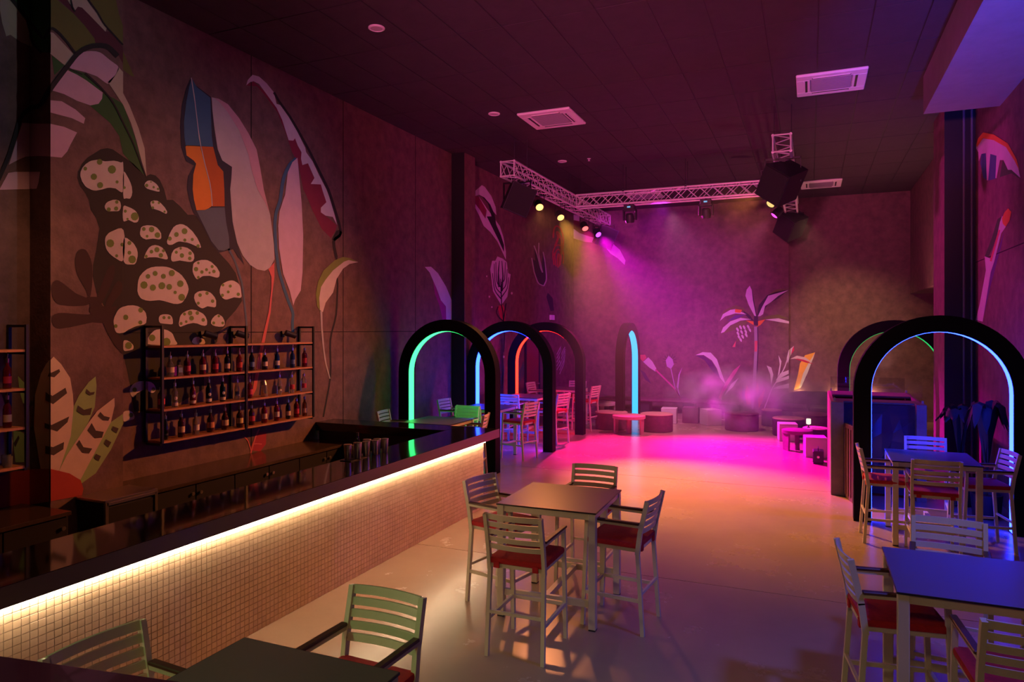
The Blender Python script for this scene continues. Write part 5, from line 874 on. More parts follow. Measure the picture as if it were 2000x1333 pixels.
for x, y, l in ((-7.33, 4.42, 'clear tumbler at the very end, front row, lowest board of left edge rack'), (-7.44, 4.36, 'clear tumbler in the back row, middle, lowest board of left edge rack'), (-7.43, 4.24, 'clear tumbler in the back row, leftmost, lowest board of left edge rack'), (-7.32, 4.18, 'clear tumbler in the front row, leftmost, lowest board of left edge rack'), (-7.45, 4.48, 'clear tumbler in the back row, rightmost, lowest board of left edge rack')):
    dup(tum, tt, (x, y, 1.30), 0, l)
# small spotlights above the rack
def wall_spot(y, label):
    t = thing('wall_spotlight', label, 'spotlight', (-7.56, y, 2.60), 0, 'small spotlights above the long rack')
    b = MB().box((.015, 0, 0), (.03, .09, .09)); b.tube((.03, 0, 0), (.10, 0, 0), .012, 8); b.build('bracket', M_dark, t)
    c = MB().tube((.10, -.05, .02), (.17, .09, -.03), .045, 12); c.build('lamp_head', M_dark, t, smooth=True)
    MB().tube((.168, .088, -.029), (.172, .094, -.031), .038, 12).build('lens', M_steel, t)
for y, l in ((7.05, 'largest black spotlight above the left bay of the rack'), (7.62, 'small black spotlight behind the middle post of the rack'), (8.62, 'small black spotlight near the right end of the rack')): wall_spot(y, l)

# bar tools
t = thing('bar_mat', 'thin black rubber mat under the shaker tins on the bar', 'mat', (-4.98, 6.90, 1.13))
MB().box((0, 0, .004), (.16, .34, .008), ch=.002).build('mat_sheet', M_dark, t)
TIN = [(.036, 0), (.038, .004), (.046, .15), (.048, .178), (.045, .178), (.036, .01), (.001, .008)]
tin = None
spots_ = [(-4.99, 6.79, .008, 1.0), (-4.93, 6.90, .008, 1.05), (-5.02, 6.95, .008, .8), (-4.95, 7.10, 0, 1.0), (-5.0, 7.19, 0, 1.05), (-4.92, 7.24, 0, .98), (-4.96, 7.35, 0, .98), (-4.90, 7.43, 0, .95)]
for k, (x, y, dz, s_) in enumerate(spots_):
    l = 'polished steel shaker tin on the bar, %s of the row from left' % ORD[k]
    if tin is None:
        tin = thing('shaker_tin', l, 'shaker', (x, y, 1.13+dz), 0, 'shaker tins on the bar')
        MB().lathe(TIN, 18).build('cup', M_steel, tin, smooth=True)
        tb = MB().lathe([(.0475, .172), (.0495, .175), (.0495, .182), (.0475, .184)], 18).build('rim', M_steel, tin, smooth=True)
        tt = tree_of(tin)
    else:
        q = dup(tin, tt, (x, y, 1.13+dz), 0, l); q.scale = (s_, s_, s_)
t = bottle(7.05, 1.13, -5.04, 'wine', 'dark', None, 'black bottle standing behind the shaker tins on the bar', None, .95, pour=False)

# ------------------------------------------------------------------ LED arches
M_arch = M_archblack
def arch(label, x, y, col, strength, rz=0, ht=2.86, W=2.08, leg=.22, dep=.22):
    t = thing('light_arch', label, 'arch', (x, y, 0), rz, 'black freestanding arches lined with light strips')
    R, r = W/2, W/2-leg; zs = ht-R
    def prof(rad, n=28): return [(-rad, 0)]+[(-rad*math.cos(PI*k/n), zs+rad*math.sin(PI*k/n)) for k in range(n+1)]+[(rad, 0)]
    po, pi_ = prof(R), prof(r); n = len(po); vs = []
    for yy in (-dep/2, dep/2):
        vs += [(a, yy, b) for a, b in po]+[(a, yy, b) for a, b in pi_]
    fs = []
    for k in range(n-1):
        fs += [(k, k+1, n+k+1, n+k), (2*n+k, 3*n+k, 3*n+k+1, 2*n+k+1), (k, 2*n+k, 2*n+k+1, k+1), (n+k, n+k+1, 3*n+k+1, 3*n+k)]
    fs += [(0, n, 3*n, 2*n), (n-1, 3*n-1, 4*n-1, 2*n-1)]
    MB().add(vs, fs).build('frame', M_arch, t, smooth=True)
    ps = prof(r-.006); vs = []; pq = prof(r-.001)
    for yy in (-dep*.40, dep*.40): vs += [(a, yy, max(b, .02)) for a, b in ps]
    for yy in (-dep*.40, dep*.40): vs += [(a, yy, max(b, .02)) for a, b in pq]
    fs = []
    for k in range(n-1):
        fs += [(k, k+1, n+k+1, n+k), (2*n+k, 3*n+k, 3*n+k+1, 2*n+k+1), (k, 2*n+k, 2*n+k+1, k+1), (n+k, n+k+1, 3*n+k+1, 3*n+k)]
    MB().add(vs, fs).build('light_strip', emat('led_%s' % label.split()[0], col, strength), t)
    return t
arch('green lit arch standing nearest behind the bar end', -6.36, 11.81, (.0035, .09, .016), 45)
arch('blue lit arch standing second in the left row', -6.18, 14.40, (.007, .026, 1), 26)
arch('orange-red lit arch standing third and last in the left row', -6.31, 17.05, (1, .013, .006), 9)
arch('cyan lit arch turned sideways before the back wall', -4.76, 19.62, (.01, .25, .60), 2.8, PI/2)
arch('royal-blue lit arch framing the table at the right', 1.60, 10.94, (.008, .020, 1), 33)
arch('emerald lit arch behind the booth at the right', 1.57, 16.10, (.02, .55, .12), 1.2)

# ------------------------------------------------------------------ tables and chairs
def make_table():
    t = thing('bar_table', '-', 'table', (0, 0, 0))
    W, D = .95, .98
    MB().box((0, 0, 1.044), (W, D, .012), ch=.002).build('tabletop', M_hpl, t)
    e = MB()
    for s in (-1, 1): e.box((s*(W/2+.001), 0, 1.043), (.004, D, .012)); e.box((0, s*(D/2+.001), 1.043), (W, .004, .012))
    e.build('edge_band', M_hpledge, t)
    a = MB()
    for s in (-1, 1): a.box((s*(W/2-.035), 0, 1.008), (.04, D-.13, .055)); a.box((0, s*(D/2-.035), 1.008), (W-.13, .04, .055))
    a.build('apron', M_white, t)
    for sx in (-1, 1):
        for sy in (-1, 1):
            l = MB().box((sx*(W/2-.036), sy*(D/2-.036), .5245), (.066, .066, 1.027), ch=.004).build('leg', M_white, t)
            MB().box((sx*(W/2-.036), sy*(D/2-.036), .006), (.062, .062, .012)).build('foot_pad', M_dark, l)
    for sy in (-1, 1): MB().box((0, sy*(D/2-.036), .23), (W-.14, .035, .06)).build('stretcher', M_white, t)
    MB().box((0, 0, .23), (.05, D-.11, .05)).build('stretcher', M_white, t)
    return t
def make_chair():
    t = thing('bar_chair', '-', 'chair', (0, 0, 0))
    W = .245; f = .26; r = .25
    lr = MB(); 
    for s in (-1, 1):
        MB().bar((s*.235, -.235, .74), (s*.245, -.285, 0), .032, .034).build('leg', M_white, t)
        MB().bar((s*.238, .235, .955), (s*.245, .275, 0), .032, .034).build('leg', M_white, t)
    for s in (-1, 1):
        b = MB().bar((s*.24, -.235, .70), (s*.24, -.262, .90), .030, .040)
        b.bar((s*.24, -.260, .89), (s*.24, -.325, 1.175), .030, .040)
        b.build('back_post', M_white, t)
    # five curved back slats
    for k in range(5):
        z = 1.155-k*.064; yb = -.262-(z-.90)*.225
        h = .042 if k else .048
        sl = MB(); n = 6; vs = []
        for i in range(n+1):
            u = -1+2*i/n; bow = -.028*(1-u*u)
            for dy in (-.007, .007):
                for dz in (-h/2, h/2): vs.append((u*.228, yb+bow+dy-dz*.22, z+dz))
        fs = []
        for i in range(n):
            q = i*4
            fs += [(q, q+1, q+5, q+4), (q+2, q+6, q+7, q+3), (q+1, q+3, q+7, q+5), (q, q+4, q+6, q+2)]
        fs += [(0, 2, 3, 1), (4*n, 4*n+1, 4*n+3, 4*n+2)]
        sl.add(vs, fs).build('slat', M_white, t)
    s_ = MB()
    for s in (-1, 1): s_.box((s*.222, 0, .735), (.024, .49, .032))
    s_.box((0, .235, .735), (.44, .024, .032)).box((0, -.235, .735), (.44, .024, .032)).box((0, 0, .742), (.43, .46, .008))
    s_.build('seat_frame', M_white, t)
    bm = bmesh.new(); bmesh.ops.create_cube(bm, size=1)
    for v in bm.verts: v.co = Vector((v.co.x*.50, v.co.y*.51, .775+v.co.z*.05))
    bmesh.ops.bevel(bm, geom=bm.edges[:], offset=.018, segments=2, affect='EDGES', profile=.6)
    c = MB().bm(bm)
    for s in (-1, 1): c.box((s*.17, -.258, .745), (.05, .012, .05))
    c.build('seat_cushion', M_cush, t, smooth=True)
    for s in (-1, 1):
        MB().box((s*.245, .0, .972), (.045, .51, .020), ch=.005).build('armrest', M_wood, t)
        MB().bar((s*.243, .245, .952), (s*.243, -.27, .948), .026, .022).build('arm_rail', M_white, t)
    for s in (-1, 1): MB().bar((s*.243, -.265, .30), (s*.243, .262, .30), .022, .030).build('stretcher', M_white, t)
    MB().bar((-.235, .263, .30), (.235, .263, .30), .028, .030).build('footrest', M_white, t)
    MB().bar((-.235, -.266, .36), (.235, -.266, .36), .020, .024).build('stretcher', M_white, t)
    return t
table0 = make_table(); tree_t = tree_of(table0)
chair0 = make_chair(); tree_c = tree_of(chair0)
used = {'t': False, 'c': False}
def table(x, y, label, rz=0):
    if not used['t']:
        used['t'] = True; table0.location = (x, y, 0); table0.rotation_euler.z = rz; table0['label'] = label; table0['group'] = 'white framed bar tables'; return table0
    return dup(table0, tree_t, (x, y, 0), rz, label, 'white framed bar tables')
def chair(x, y, deg, label):
    rz = math.radians(deg)
    if not used['c']:
        used['c'] = True; chair0.location = (x, y, 0); chair0.rotation_euler.z = rz; chair0['label'] = label; chair0['group'] = 'white slatted bar chairs with red cushions'; return chair0
    return dup(chair0, tree_c, (x, y, 0), rz, label, 'white slatted bar chairs with red cushions')
table(-2.22, 6.43, 'square bar table in the middle of the floor with four chairs', math.radians(1))
chair(-2.19, 5.47, 0, 'white chair seen from behind at the near side of middle table')
chair(-2.77, 6.33, -103, 'white chair on the bar side of the middle table')
chair(-1.60, 6.30, 85, 'white chair on the right side of the middle table')
chair(-2.18, 7.12, 180, 'white chair behind the middle table, only its backrest clear')
table(-2.26, 2.34, 'green-lit square bar table cut by the bottom edge')
chair(-2.235, 3.07, 178, 'white chair at the far side of the green-lit bottom table')
chair(-2.86, 2.30, -94, 'white chair left of the green-lit bottom table beside the bar')
table(.97, 5.39, 'blue-lit bar table at the lower right edge')
chair(.53, 5.32, -82, 'white chair on the left side of the blue-lit right table')
chair(.96, 6.09, 172, 'white chair behind the blue-lit right table')
chair(1.04, 4.60, 4, 'white chair at the lower right corner, seen from behind')
chair(1.58, 5.42, 92, 'white chair with red seat at right of the blue-lit table')
table(1.41, 10.26, 'bar table under the royal-blue arch at the right')
chair(.90, 10.02, -88, 'white chair left of the table under the royal-blue arch')
chair(1.45, 10.86, 176, 'blue-lit chair behind the table under the royal-blue arch')
chair(1.33, 9.55, 0, 'white chair in front of the table under the royal-blue arch')
chair(1.93, 10.18, 100, 'white chair against the glowing leg of the royal-blue arch')
NA = ['nearest the bar', 'second from the bar', 'third from the bar', 'farthest from the bar']
TY = [(-6.10, 10.95), (-6.22, 13.28), (-6.38, 15.85), (-6.2, 18.35)]
for k, (x, y) in enumerate(TY): table(x, y, 'bar table in the left arch row, the one %s' % NA[k])
chair(-6.92, 10.95, -82, 'white chair by the wall at the arch table nearest the bar')
chair(-6.12, 11.82, 180, 'green-lit chair beyond the arch table nearest the bar')
chair(-5.58, 11.12, 104, 'white chair just behind the end corner of the bar')
chair(-6.92, 13.22, -94, 'white chair by the wall at the second arch table')
chair(-5.56, 13.42, 76, 'white chair with red seat on floor side of second arch table')
chair(-6.20, 12.62, 4, 'white chair on the near side of the second arch table')
chair(-7.0, 15.75, -88, 'white chair by the wall at the third arch table')
chair(-5.58, 15.55, 74, 'pink-lit chair on floor side of third arch table')
chair(-6.38, 15.08, 0, 'white chair on the near side of the third arch table')
chair(-6.95, 18.35, -96, 'white chair by the wall at the farthest arch table')
chair(-5.52, 17.95, 80, 'pink-lit chair on floor side of the farthest arch table')
chair(-6.2, 19.12, 182, 'white chair behind the farthest arch table')

# ------------------------------------------------------------------ lounge at the back
def round_pouf(label, x, y, r, h, side, top, group=None, inset=.0):
    t = thing('pouf', label, 'pouf', (x, y, 0), 0, group)
    MB().lathe([(r-.02, 0), (r, .015), (r, h-.05), (r-.012, h-.035)], 36).build('drum', side, t, smooth=True)
    MB().lathe([(r-.02, h-.036), (r+.004, h-.03), (r+.004, h-.012), (r-.02, h)], 36).build('seat_pad', top, t, smooth=True)
    return t
def cube_stool(label, x, y, s, rz, m=None):
    t = thing('cube_stool', label, 'stool', (x, y, 0), rz, 'low cube stools of the lounge')
    MB().box((0, 0, s*.46), (s, s, s*.92), ch=.008).build('cube_body', m or M_cube, t)
    MB().box((0, 0, s*.96), (s, s, s*.08), ch=.008).build('seat_panel', m or M_cube, t)
    return t
def lobed_table(label, x, y, r, rz, m=None, h=.47):
    """low table: round overhanging top on two splayed side panels"""
    t = thing('low_table', label, 'table', (x, y, 0), rz, 'low round lounge tables')
    m = m or M_pouftop
    MB().lathe([(r-.01, h-.08), (r, h-.075), (r, h-.006), (r-.008, h)], 36).build('tabletop', m, t, smooth=True)
    for s in (-1, 1):
        mt = Matrix((( 0, 0, 1, 0), (1, 0, 0, 0), (0, 1, 0, 0), (0, 0, 0, 1)))
        p = [(-r*.55, 0), (r*.45, 0), (r*.62, h-.08), (-r*.62, h-.08)]
        vs = [(s*r*.80+dx, a*.72, b) for dx in (-.02, .02) for a, b in p]
        MB().add(vs, [(0, 1, 2, 3), (4, 7, 6, 5), (0, 4, 5, 1), (1, 5, 6, 2), (2, 6, 7, 3), (3, 7, 4, 0)]).build('side_panel', m, t)
    MB().lathe([(r*.16, 0), (r*.16, h-.08)], 16).build('pedestal', m, t, smooth=True)
    return t
lobed_table('low round table with panel legs before the cyan arch', -4.28, 17.70, .42, 0)
lobed_table('blue-edged low table left of the cyan arch', -5.80, 20.55, .45, .4)
lobed_table('low purple table on the magenta floor at the right', -.26, 16.72, .32, .5, M_pouf, .45)
round_pouf('large drum pouf left behind the low round table', -4.93, 18.40, .43, .46, M_pouf, M_pouftop, 'drum poufs of the lounge')
round_pouf('large drum pouf right behind the low round table', -3.72, 18.45, .42, .46, M_pouf, M_pouftop, 'drum poufs of the lounge')
round_pouf('drum pouf half hidden in smoke before the painted palm', -1.67, 19.5, .43, .46, M_pouf, M_pouf, 'drum poufs of the lounge')
round_pouf('orange-topped round pouf beside the sofa end', -.98, 20.7, .27, .45, M_sofa, M_pouftop, 'drum poufs of the lounge')
round_pouf('red-topped round pouf with dark side near the sofa', -.50, 18.95, .38, .45, M_sofa, M_pouftop, 'drum poufs of the lounge')
round_pouf('plum round pouf in front of the sofa', .05, 20.2, .48, .44, M_pouf, M_pouf, 'drum poufs of the lounge')
round_pouf('bright pink topped pouf close to the booth', .12, 17.35, .27, .44, M_sofa, M_pouftop, 'drum poufs of the lounge')
cube_stool('pale cube stool right behind the low round table', -3.70, 20.15, .43, .1)
cube_stool('pale cube stool turned cornerwise before the back wall', -2.56, 20.2, .44, .62)
cube_stool('dark plum cube stool between the two pale cubes', -3.15, 20.5, .44, .05, M_pouf)
cube_stool('pink cube stool in front of the red-topped pouf', -.50, 18.08, .42, .15)
cube_stool('lavender cube stool nearest the booth edge', .10, 16.05, .42, .12)
t = thing('bench', 'long low bench along the foot of the back wall', 'bench', (-4.2, 22.5, 0))
MB().box((0, 0, .41), (4.6, .72, .08), ch=.02).build('seat', M_pouf, t)
for x in (-2.0, -.7, .7, 2.0): MB().box((x, 0, .185), (.35, .5, .37), ch=.01).build('leg', M_sofa, t)
# curved corner sofa
t = thing('sofa', 'long black sofa with curved end along the back wall', 'sofa', (.7, 22.3, 0))
def band(name, x0, x1, y0, y1, z0, z1, m, ch=.04): MB().box(((x0+x1)/2, (y0+y1)/2, (z0+z1)/2), (x1-x0, y1-y0, z1-z0), ch=ch).build(name, m, t)
prof_ = [(-1.72, 0), (-1.72, .30), (-1.66, .46), (-1.50, .62), (-1.28, .74), (-1.0, .80), (1.85, .80), (1.85, 0)]
vs = [(x, yy, z) for yy in (.50, .74) for x, z in prof_]; n_ = len(prof_)
MB().add(vs, [tuple(range(n_)), tuple(range(2*n_-1, n_-1, -1))]+[(k, n_+k, n_+(k+1) % n_, (k+1) % n_) for k in range(n_)]).build('backrest', M_sofa, t)
band('base', -1.6, 1.85, -.28, .50, .02, .26, M_sofa, .02)
for k in range(4): band('seat_cushion', -1.6+.86*k, -1.6+.86*k+.85, -.30, .49, .26, .43, M_sofa)
# fog machine and lantern
t = thing('fog_machine', 'small black fog machine on the floor beside the booth', 'machine', (.15, 15.25, 0))
MB().box((0, 0, .14), (.20, .34, .24), ch=.015).build('housing', M_dark, t)
h_ = MB(); h_.path([(-.0, -.12, .26), (-.0, -.12, .31), (0, .12, .31), (0, .12, .26)], .010, 6); h_.build('handle', M_dark, t)
MB().tube((0, -.17, .15), (0, -.21, .15), .025, 10).build('nozzle', M_steel, t)
MB().box((0, 0, .01), (.18, .30, .02)).build('foot', M_dark, t)
t = thing('table_lantern', 'small glowing white lantern on the bright pink topped pouf', 'lantern', (-.03, 17.26, .44))
MB().lathe([(.035, 0), (.035, .012), (.012, .02), (.012, .07)], 12).build('stem', M_dark, t)
MB().lathe([(.022, .07), (.05, .085), (.05, .19), (.045, .20)], 14).build('shade', emat('lantern_glow', (1, .95, .75), 1.1), t)

# ------------------------------------------------------------------ booth at the right
bt = thing('booth', 'concrete booth with faceted dark front and low glass rail', 'booth', (1.0, 13.4, 0))
def bpart(name, c, d, m, ch=.0, par=bt):
    return MB().box((c[0]-1.0, c[1]-13.4, c[2]), d, ch=ch).build(name, m, par)
bpart('pillar', (.405, 12.50, .75), (.19, .22, 1.50), M_stone, .004)
bpart('pillar', (1.585, 12.50, .75), (.14, .22, 1.50), M_stone, .004)
M_pinklit = mat('pink_lit_panel', (.42, .12, .16), .4)  # pink light on this side is put into the panel's colour
bpart('side_panel', (.335, 13.66, .75), (.05, 2.10, 1.50), M_pinklit)
bpart('side_panel', (1.63, 13.66, .75), (.05, 2.10, 1.50), M_stone)
bpart('rear_panel', (.98, 14.73, .72), (1.35, .05, 1.44), M_stone)
bpart('top_slab', (.985, 14.28, 1.485), (1.24, .86, .03), M_stone, .004)
bpart('top_slab', (.985, 12.86, 1.485), (1.24, .50, .03), M_stone, .004)
M_facet = mat('glossy_facet_panel', (.035, .03, .05), .18)
random.seed(3)
gx, gz = 6, 7; vs = []; fs = []
for j in range(gz+1):
    for i in range(gx+1):
        e_ = i in (0, gx) or j in (0, gz)
        vs.append((.50+1.02*i/gx+(0 if e_ else random.uniform(-.05, .05)), 12.56-(0 if e_ else random.uniform(0, .03)), .05+1.42*j/gz+(0 if e_ else random.uniform(-.06, .06))))
for j in range(gz):
    for i in range(gx):
        q = j*(gx+1)+i
        fs += [(q, q+1, q+gx+2), (q, q+gx+2, q+gx+1)]
MB().add([(x-1, y-13.4, z) for x, y, z in vs], fs).build('faceted_front', M_facet, bt)
d_ = MB().box((0, 0, .59), (.05, .46, 1.18), ch=.004).build('gate_leaf', M_wood, bt); d_.location = (.575-1, 12.14-13.4, 0); d_.rotation_euler.z = .22
for k in range(3): MB().box((-.03, -.12+k*.13, .59), (.012, .07, 1.05)).build('slat', M_wood, d_)
for c, d in (((.985, 14.72, 1.635), (1.25, .012, .27)), ((.37, 13.7, 1.635), (.012, 2.0, .27)), ((1.63, 13.7, 1.635), (.012, 2.0, .27))): bpart('glass_rail', c, d, M_pane)
for x in (.37, 1.63):
    for y in (12.66, 14.70): bpart('rail_clip', (x, y, 1.52), (.03, .05, .05), M_steel)
# plants between booth and wall
def plant(label, x, y, h, n, spread, droop, seed):
    random.seed(seed)
    t = thing('potted_plant', label, 'plant', (x, y, 0), 0, None)
    MB().lathe([(.13, 0), (.17, .02), (.20, .34), (.18, .34), (.17, .30), (.01, .30)], 18).build('pot', M_dark, t, smooth=True)
    M_leaf = mat('dark_leaf', (.004, .008, .005), .6, var=.3, scale=6)
    MB().path([(0, 0, .3), (.02, .01, h*.5), (.03, 0, h*.72)], .016).build('stem', mat('plant_stem', (.05, .05, .02), .7), t)
    for k in range(n):
        a = k*2.4+random.uniform(-.3, .3); L = spread*random.uniform(.8, 1.15); z0 = h*random.uniform(.42, .74); wd = L*.20
        vs = []; m_ = 6
        for i in range(m_+1):
            u = i/m_; rr = L*u*(1-.18*u*droop); zz = z0+(h-z0)*1.25*math.sin(min(1, u*1.25)*PI*.62)-droop*.35*u*u
            ww = wd*math.sin(PI*min(1, .06+u*.94))**.7
            px, py = math.cos(a), math.sin(a)
            for s in (-1, 0, 1): vs.append((px*rr-py*s*ww, py*rr+px*s*ww, zz-(.03 if s else 0)))
        fs = []
        for i in range(m_):
            q = 3*i; fs += [(q, q+1, q+4, q+3), (q+1, q+2, q+5, q+4)]
        MB().add(vs, fs).build('leaf', M_leaf, t, smooth=True)
plant('bushy dark-leaved plant beside the booth at the right', 2.10, 12.45, 1.42, 24, .33, .6, 1)
plant('dark plant with drooping leaves against the right wall', 2.30, 11.75, 1.62, 12, .36, 1.3, 5)
# conduits on the dark return of the right pilaster
for x, l in ((2.50, 'left one of two thin conduit pipes on the right pilaster'), (2.62, 'right one of two thin conduit pipes beside the wall corner')):
    t = thing('conduit_pipe', l, 'pipe', (x, 14.49, 0), 0, 'conduit pipes on the right pilaster')
    MB().tube((0, 0, .0), (0, 0, 6.69), .020, 8).build('tube', mat('grey_conduit', (.16, .14, .17), .4), t, smooth=True)
    b = MB()
    for z in (.6, 2.0, 3.4, 4.8, 6.2): b.box((0, .018, z), (.06, .03, .03))
    b.build('pipe_clip', M_dark, t)

# ------------------------------------------------------------------ ceiling units
def ac_unit(label, x, y):
    t = thing('ceiling_air_conditioner', label, 'air conditioner', (x, y, ZC), 0, 'white ceiling cassette air conditioners')
    b = MB(); S_ = .515; q = .30
    b.box((0, .41, -.022), (2*S_, .21, .045), ch=.012).box((0, -.41, -.022), (2*S_, .21, .045), ch=.012).box((.41, 0, -.022), (.21, .61, .045), ch=.012).box((-.41, 0, -.022), (.21, .61, .045), ch=.012)
    b.build('bezel', M_acwhite, t)
    b = MB().box((0, 0, -.030), (.60, .60, .03))
    for k in range(14): b.box((0, -.27+k*.0415, -.047), (.58, .012, .008))
    b.build('grille', M_vent, t)
    for a in range(4):
        m_ = Rz(a*PI/2)
        MB().box((0, .37, -.046), (.56, .045, .006), m_).build('air_slot', M_dark, t)
        MB().box((0, .392, -.050), (.54, .02, .008), m_).build('flap', M_acwhite, t)
    return t
ac_unit('white ceiling cassette left of the middle, above the left truss', -4.51, 12.52)
ac_unit('white ceiling cassette at upper right, nearest the camera', .31, 12.45)
ac_unit('white ceiling cassette at right near the back wall', .28, 21.04)
ac_unit('white ceiling cassette half hidden behind the cross truss', -4.55, 20.75)
def downlight(label, x, y, r=.11):
    t = thing('ceiling_speaker', label, 'speaker', (x, y, ZC), 0, 'round white ceiling speakers')
    MB().lathe([(r, 0), (r, -.012), (r-.02, -.020), (r-.022, -.012)], 24).build('ring', M_acwhite, t, smooth=True)
    MB().lathe([(r-.022, -.006), (r-.03, -.014), (.001, -.016)], 24).build('mesh_cover', mat('grey_mesh_cover', (.5, .47, .48), .6), t, smooth=True)
downlight('round white ceiling speaker nearest the camera, upper left', -5.32, 7.87)
downlight('round white ceiling speaker left of the left cassette', -5.42, 11.86)
downlight('round white ceiling speaker above the left truss', -5.45, 15.85)
t = thing('sprinkler', 'tiny ceiling sprinkler right of the far ceiling speaker', 'sprinkler', (-4.79, 15.86, ZC))
MB().lathe([(.045, 0), (.045, -.008), (.012, -.012), (.012, -.05)], 12).build('escutcheon', M_acwhite, t); MB().lathe([(.028, -.05), (.028, -.056)], 12).build('deflector', M_acwhite, t)

# ------------------------------------------------------------------ lighting truss
def truss(label, p, q, cables):
    """square box truss from p to q (centre line); chords, lacing, end frames"""
    p, q = Vector(p), Vector(q); d = (q-p).normalized(); L = (q-p).length
    t = thing('lighting_truss', label, 'truss', p, 0, 'aluminium lighting trusses under the ceiling')
    sx = d.cross(Vector((0, 0, 1))).normalized(); h = .145
    cs = [(a, b) for a in (-1, 1) for b in (-1, 1)]
    off = {c: sx*c[0]*h+Vector((0, 0, c[1]*h)) for c in cs}
    for c in cs: MB().tube(off[c], off[c]+d*L, .025, 10).build('chord', M_alu, t, smooth=True)
    n = max(2, round(L/.30)); st = L/n
    lat = MB()
    for i in range(n):
        a, b = d*(i*st), d*((i+1)*st)
        for (c0, c1) in (((-1, -1), (-1, 1)), ((1, -1), (1, 1)), ((-1, 1), (1, 1)), ((-1, -1), (1, -1))):
            if i % 2: c0, c1 = c1, c0
            lat.tube(off[c0]+a, off[c1]+b, .009, 6, cap=False)
            if c0[0] == c1[0]: lat.tube(off[c1]+a, off[c0]+b, .007, 6, cap=False)
    lat.build('lacing', M_alu, t)
    for u in (0.0, L):
        e = MB()
        for (c0, c1) in (((-1, -1), (-1, 1)), ((1, -1), (1, 1)), ((-1, 1), (1, 1)), ((-1, -1), (1, -1))): e.tube(off[c0]+d*u, off[c1]+d*u, .014, 6)
        e.build('end_frame', M_alu, t)
    for u in cables:
        for s in (-1, 1):
            b = MB().tube(off[(s, 1)]+d*u, off[(s, 1)]+d*u+Vector((0, 0, ZC-p.z-h)), .006, 6); b.box(tuple(off[(s, 1)]+d*u+Vector((0, 0, .02))), (.05, .05, .05))
            b.build('suspension_cable', M_dark, t)
    return t
TZ = 5.90
truss('left lighting truss running away from the camera', (-5.58, 12.85, TZ), (-5.58, 20.15, TZ), (.7, 4.4, 6.6))
truss('cross lighting truss spanning between left and right truss', (-5.40, 16.92, TZ), (-.62, 16.92, TZ), (1.2, 2.7))
truss('right lighting truss running away from the camera', (-.45, 12.95, TZ), (-.45, 20.15, TZ), (.5, 4.2, 6.5))

# speakers hung from the truss
def hung_speaker(label, x, y, z, rot):
    t = thing('hanging_speaker', label, 'speaker', (x, y, z), 0, 'black speakers hanging from the trusses')
    cab = MB()
    pts = [(-.27, -.30), (.27, -.30), (.20, .30), (-.20, .30)]
    cab.prism(pts, -.30, .30); 
    c = cab.build('cabinet', M_black, t); c.rotation_euler = rot
    MB().box((0, -.306, 0), (.50, .012, .56), ch=.004).build('grille', mat('speaker_grille', (.006, .006, .006), .8), c)
    MB().box((0, .303, 0), (.20, .01, .20)).build('connector_plate', M_dark, c)
    b = MB(); zt = TZ-.145-z
    for s in (-1, 1): b.box((s*.30, 0, zt/2), (.012, .05, zt))
    b.box((0, 0, zt-.015), (.61, .05, .03)); b.box((0, 0, zt-.05), (.09, .07, .06))
    b.build('yoke_bracket', M_blackmetal, t)
hung_speaker('black speaker hanging at the near end of the left truss', -5.62, 13.45, 5.40, (.25, .35, math.radians(40)))
hung_speaker('black speaker at the near end of right truss, tilted cornerwise', -.45, 13.45, 5.31, (.35, .62, math.radians(-25)))
hung_speaker('small-looking black speaker at the far end of the right truss', -.45, 19.95, 5.43, (.35, .65, math.radians(-30)))
hung_speaker('black speaker behind the violet lamp at the left truss end', -5.60, 20.10, 5.43, (.25, .35, math.radians(35)))
# PAR cans
def par_can(label, pos, target, col, strength, kind):
    t = thing('par_can', label, 'stage light', pos, 0, 'round stage lamps clamped under the trusses')
    d = Vector(target)-Vector(pos)
    q = d.to_track_quat('-Z', 'Y').to_euler()
    b = MB().lathe([(.05, .16), (.075, .14), (.095, .0), (.105, -.10), (.098, -.10), (.090, -.02), (.001, -.015)], 20)
    for k in range(6): b.lathe([(.082+.003*k, .11-.022*k), (.090+.003*k, .108-.022*k), (.090+.003*k, .100-.022*k), (.082+.003*k, .098-.022*k)], 20)
    can = b.build('can', M_black, t, smooth=True); can.rotation_euler = q
    ln = MB().lathe([(.086, -.085), (.070, -.094), (.001, -.098)], 20).build('lens', emat('lens_%s' % kind, col, strength), can, smooth=True)
    y = MB(); zt = TZ-.145-pos[2]-.02
    for s in (-1, 1): y.box((s*.125, 0, zt/2), (.008, .035, zt))
    y.box((0, 0, zt), (.258, .035, .012)); y.tube((0, 0, zt), (0, 0, zt+.05), .022, 8)
    y.build('yoke', M_blackmetal, t)
PARS = [('amber stage lamp nearest on the left truss, glowing brightest', (-5.72, 15.0, 5.52), (-2.2, 9.5, 0.0), (1, .50, .13), 3.0, 'amber'),
 ('amber stage lamp second on the left truss', (-5.72, 16.45, 5.50), (-1.9, 11.9, 0), (1, .50, .14), 2.5, 'amber_two'),
 ('red stage lamp third on the left truss', (-5.70, 18.45, 5.50), (-2.6, 14.7, 0), (1, .12, .12), 2.5, 'red'),
 ('violet stage lamp at the far end of the left truss', (-5.68, 19.62, 5.47), (-.6, 15.6, 0), (.45, .06, 1), 3, 'violet'),
 ('amber stage lamp below the near right speaker, white-hot', (-.74, 14.30, 5.30), (-6.0, 6.6, 1.2), (1, .55, .15), 4, 'amber_hot'),
 ('dim amber stage lamp under the right truss', (-.72, 15.6, 5.35), (-4.5, 11.5, 0), (1, .6, .2), 1.2, 'amber_dim'),
 ('magenta stage lamp far under the right truss', (-.72, 17.6, 5.42), (-5.4, 15.8, 0), (1, .06, .7), 2.5, 'magenta')]
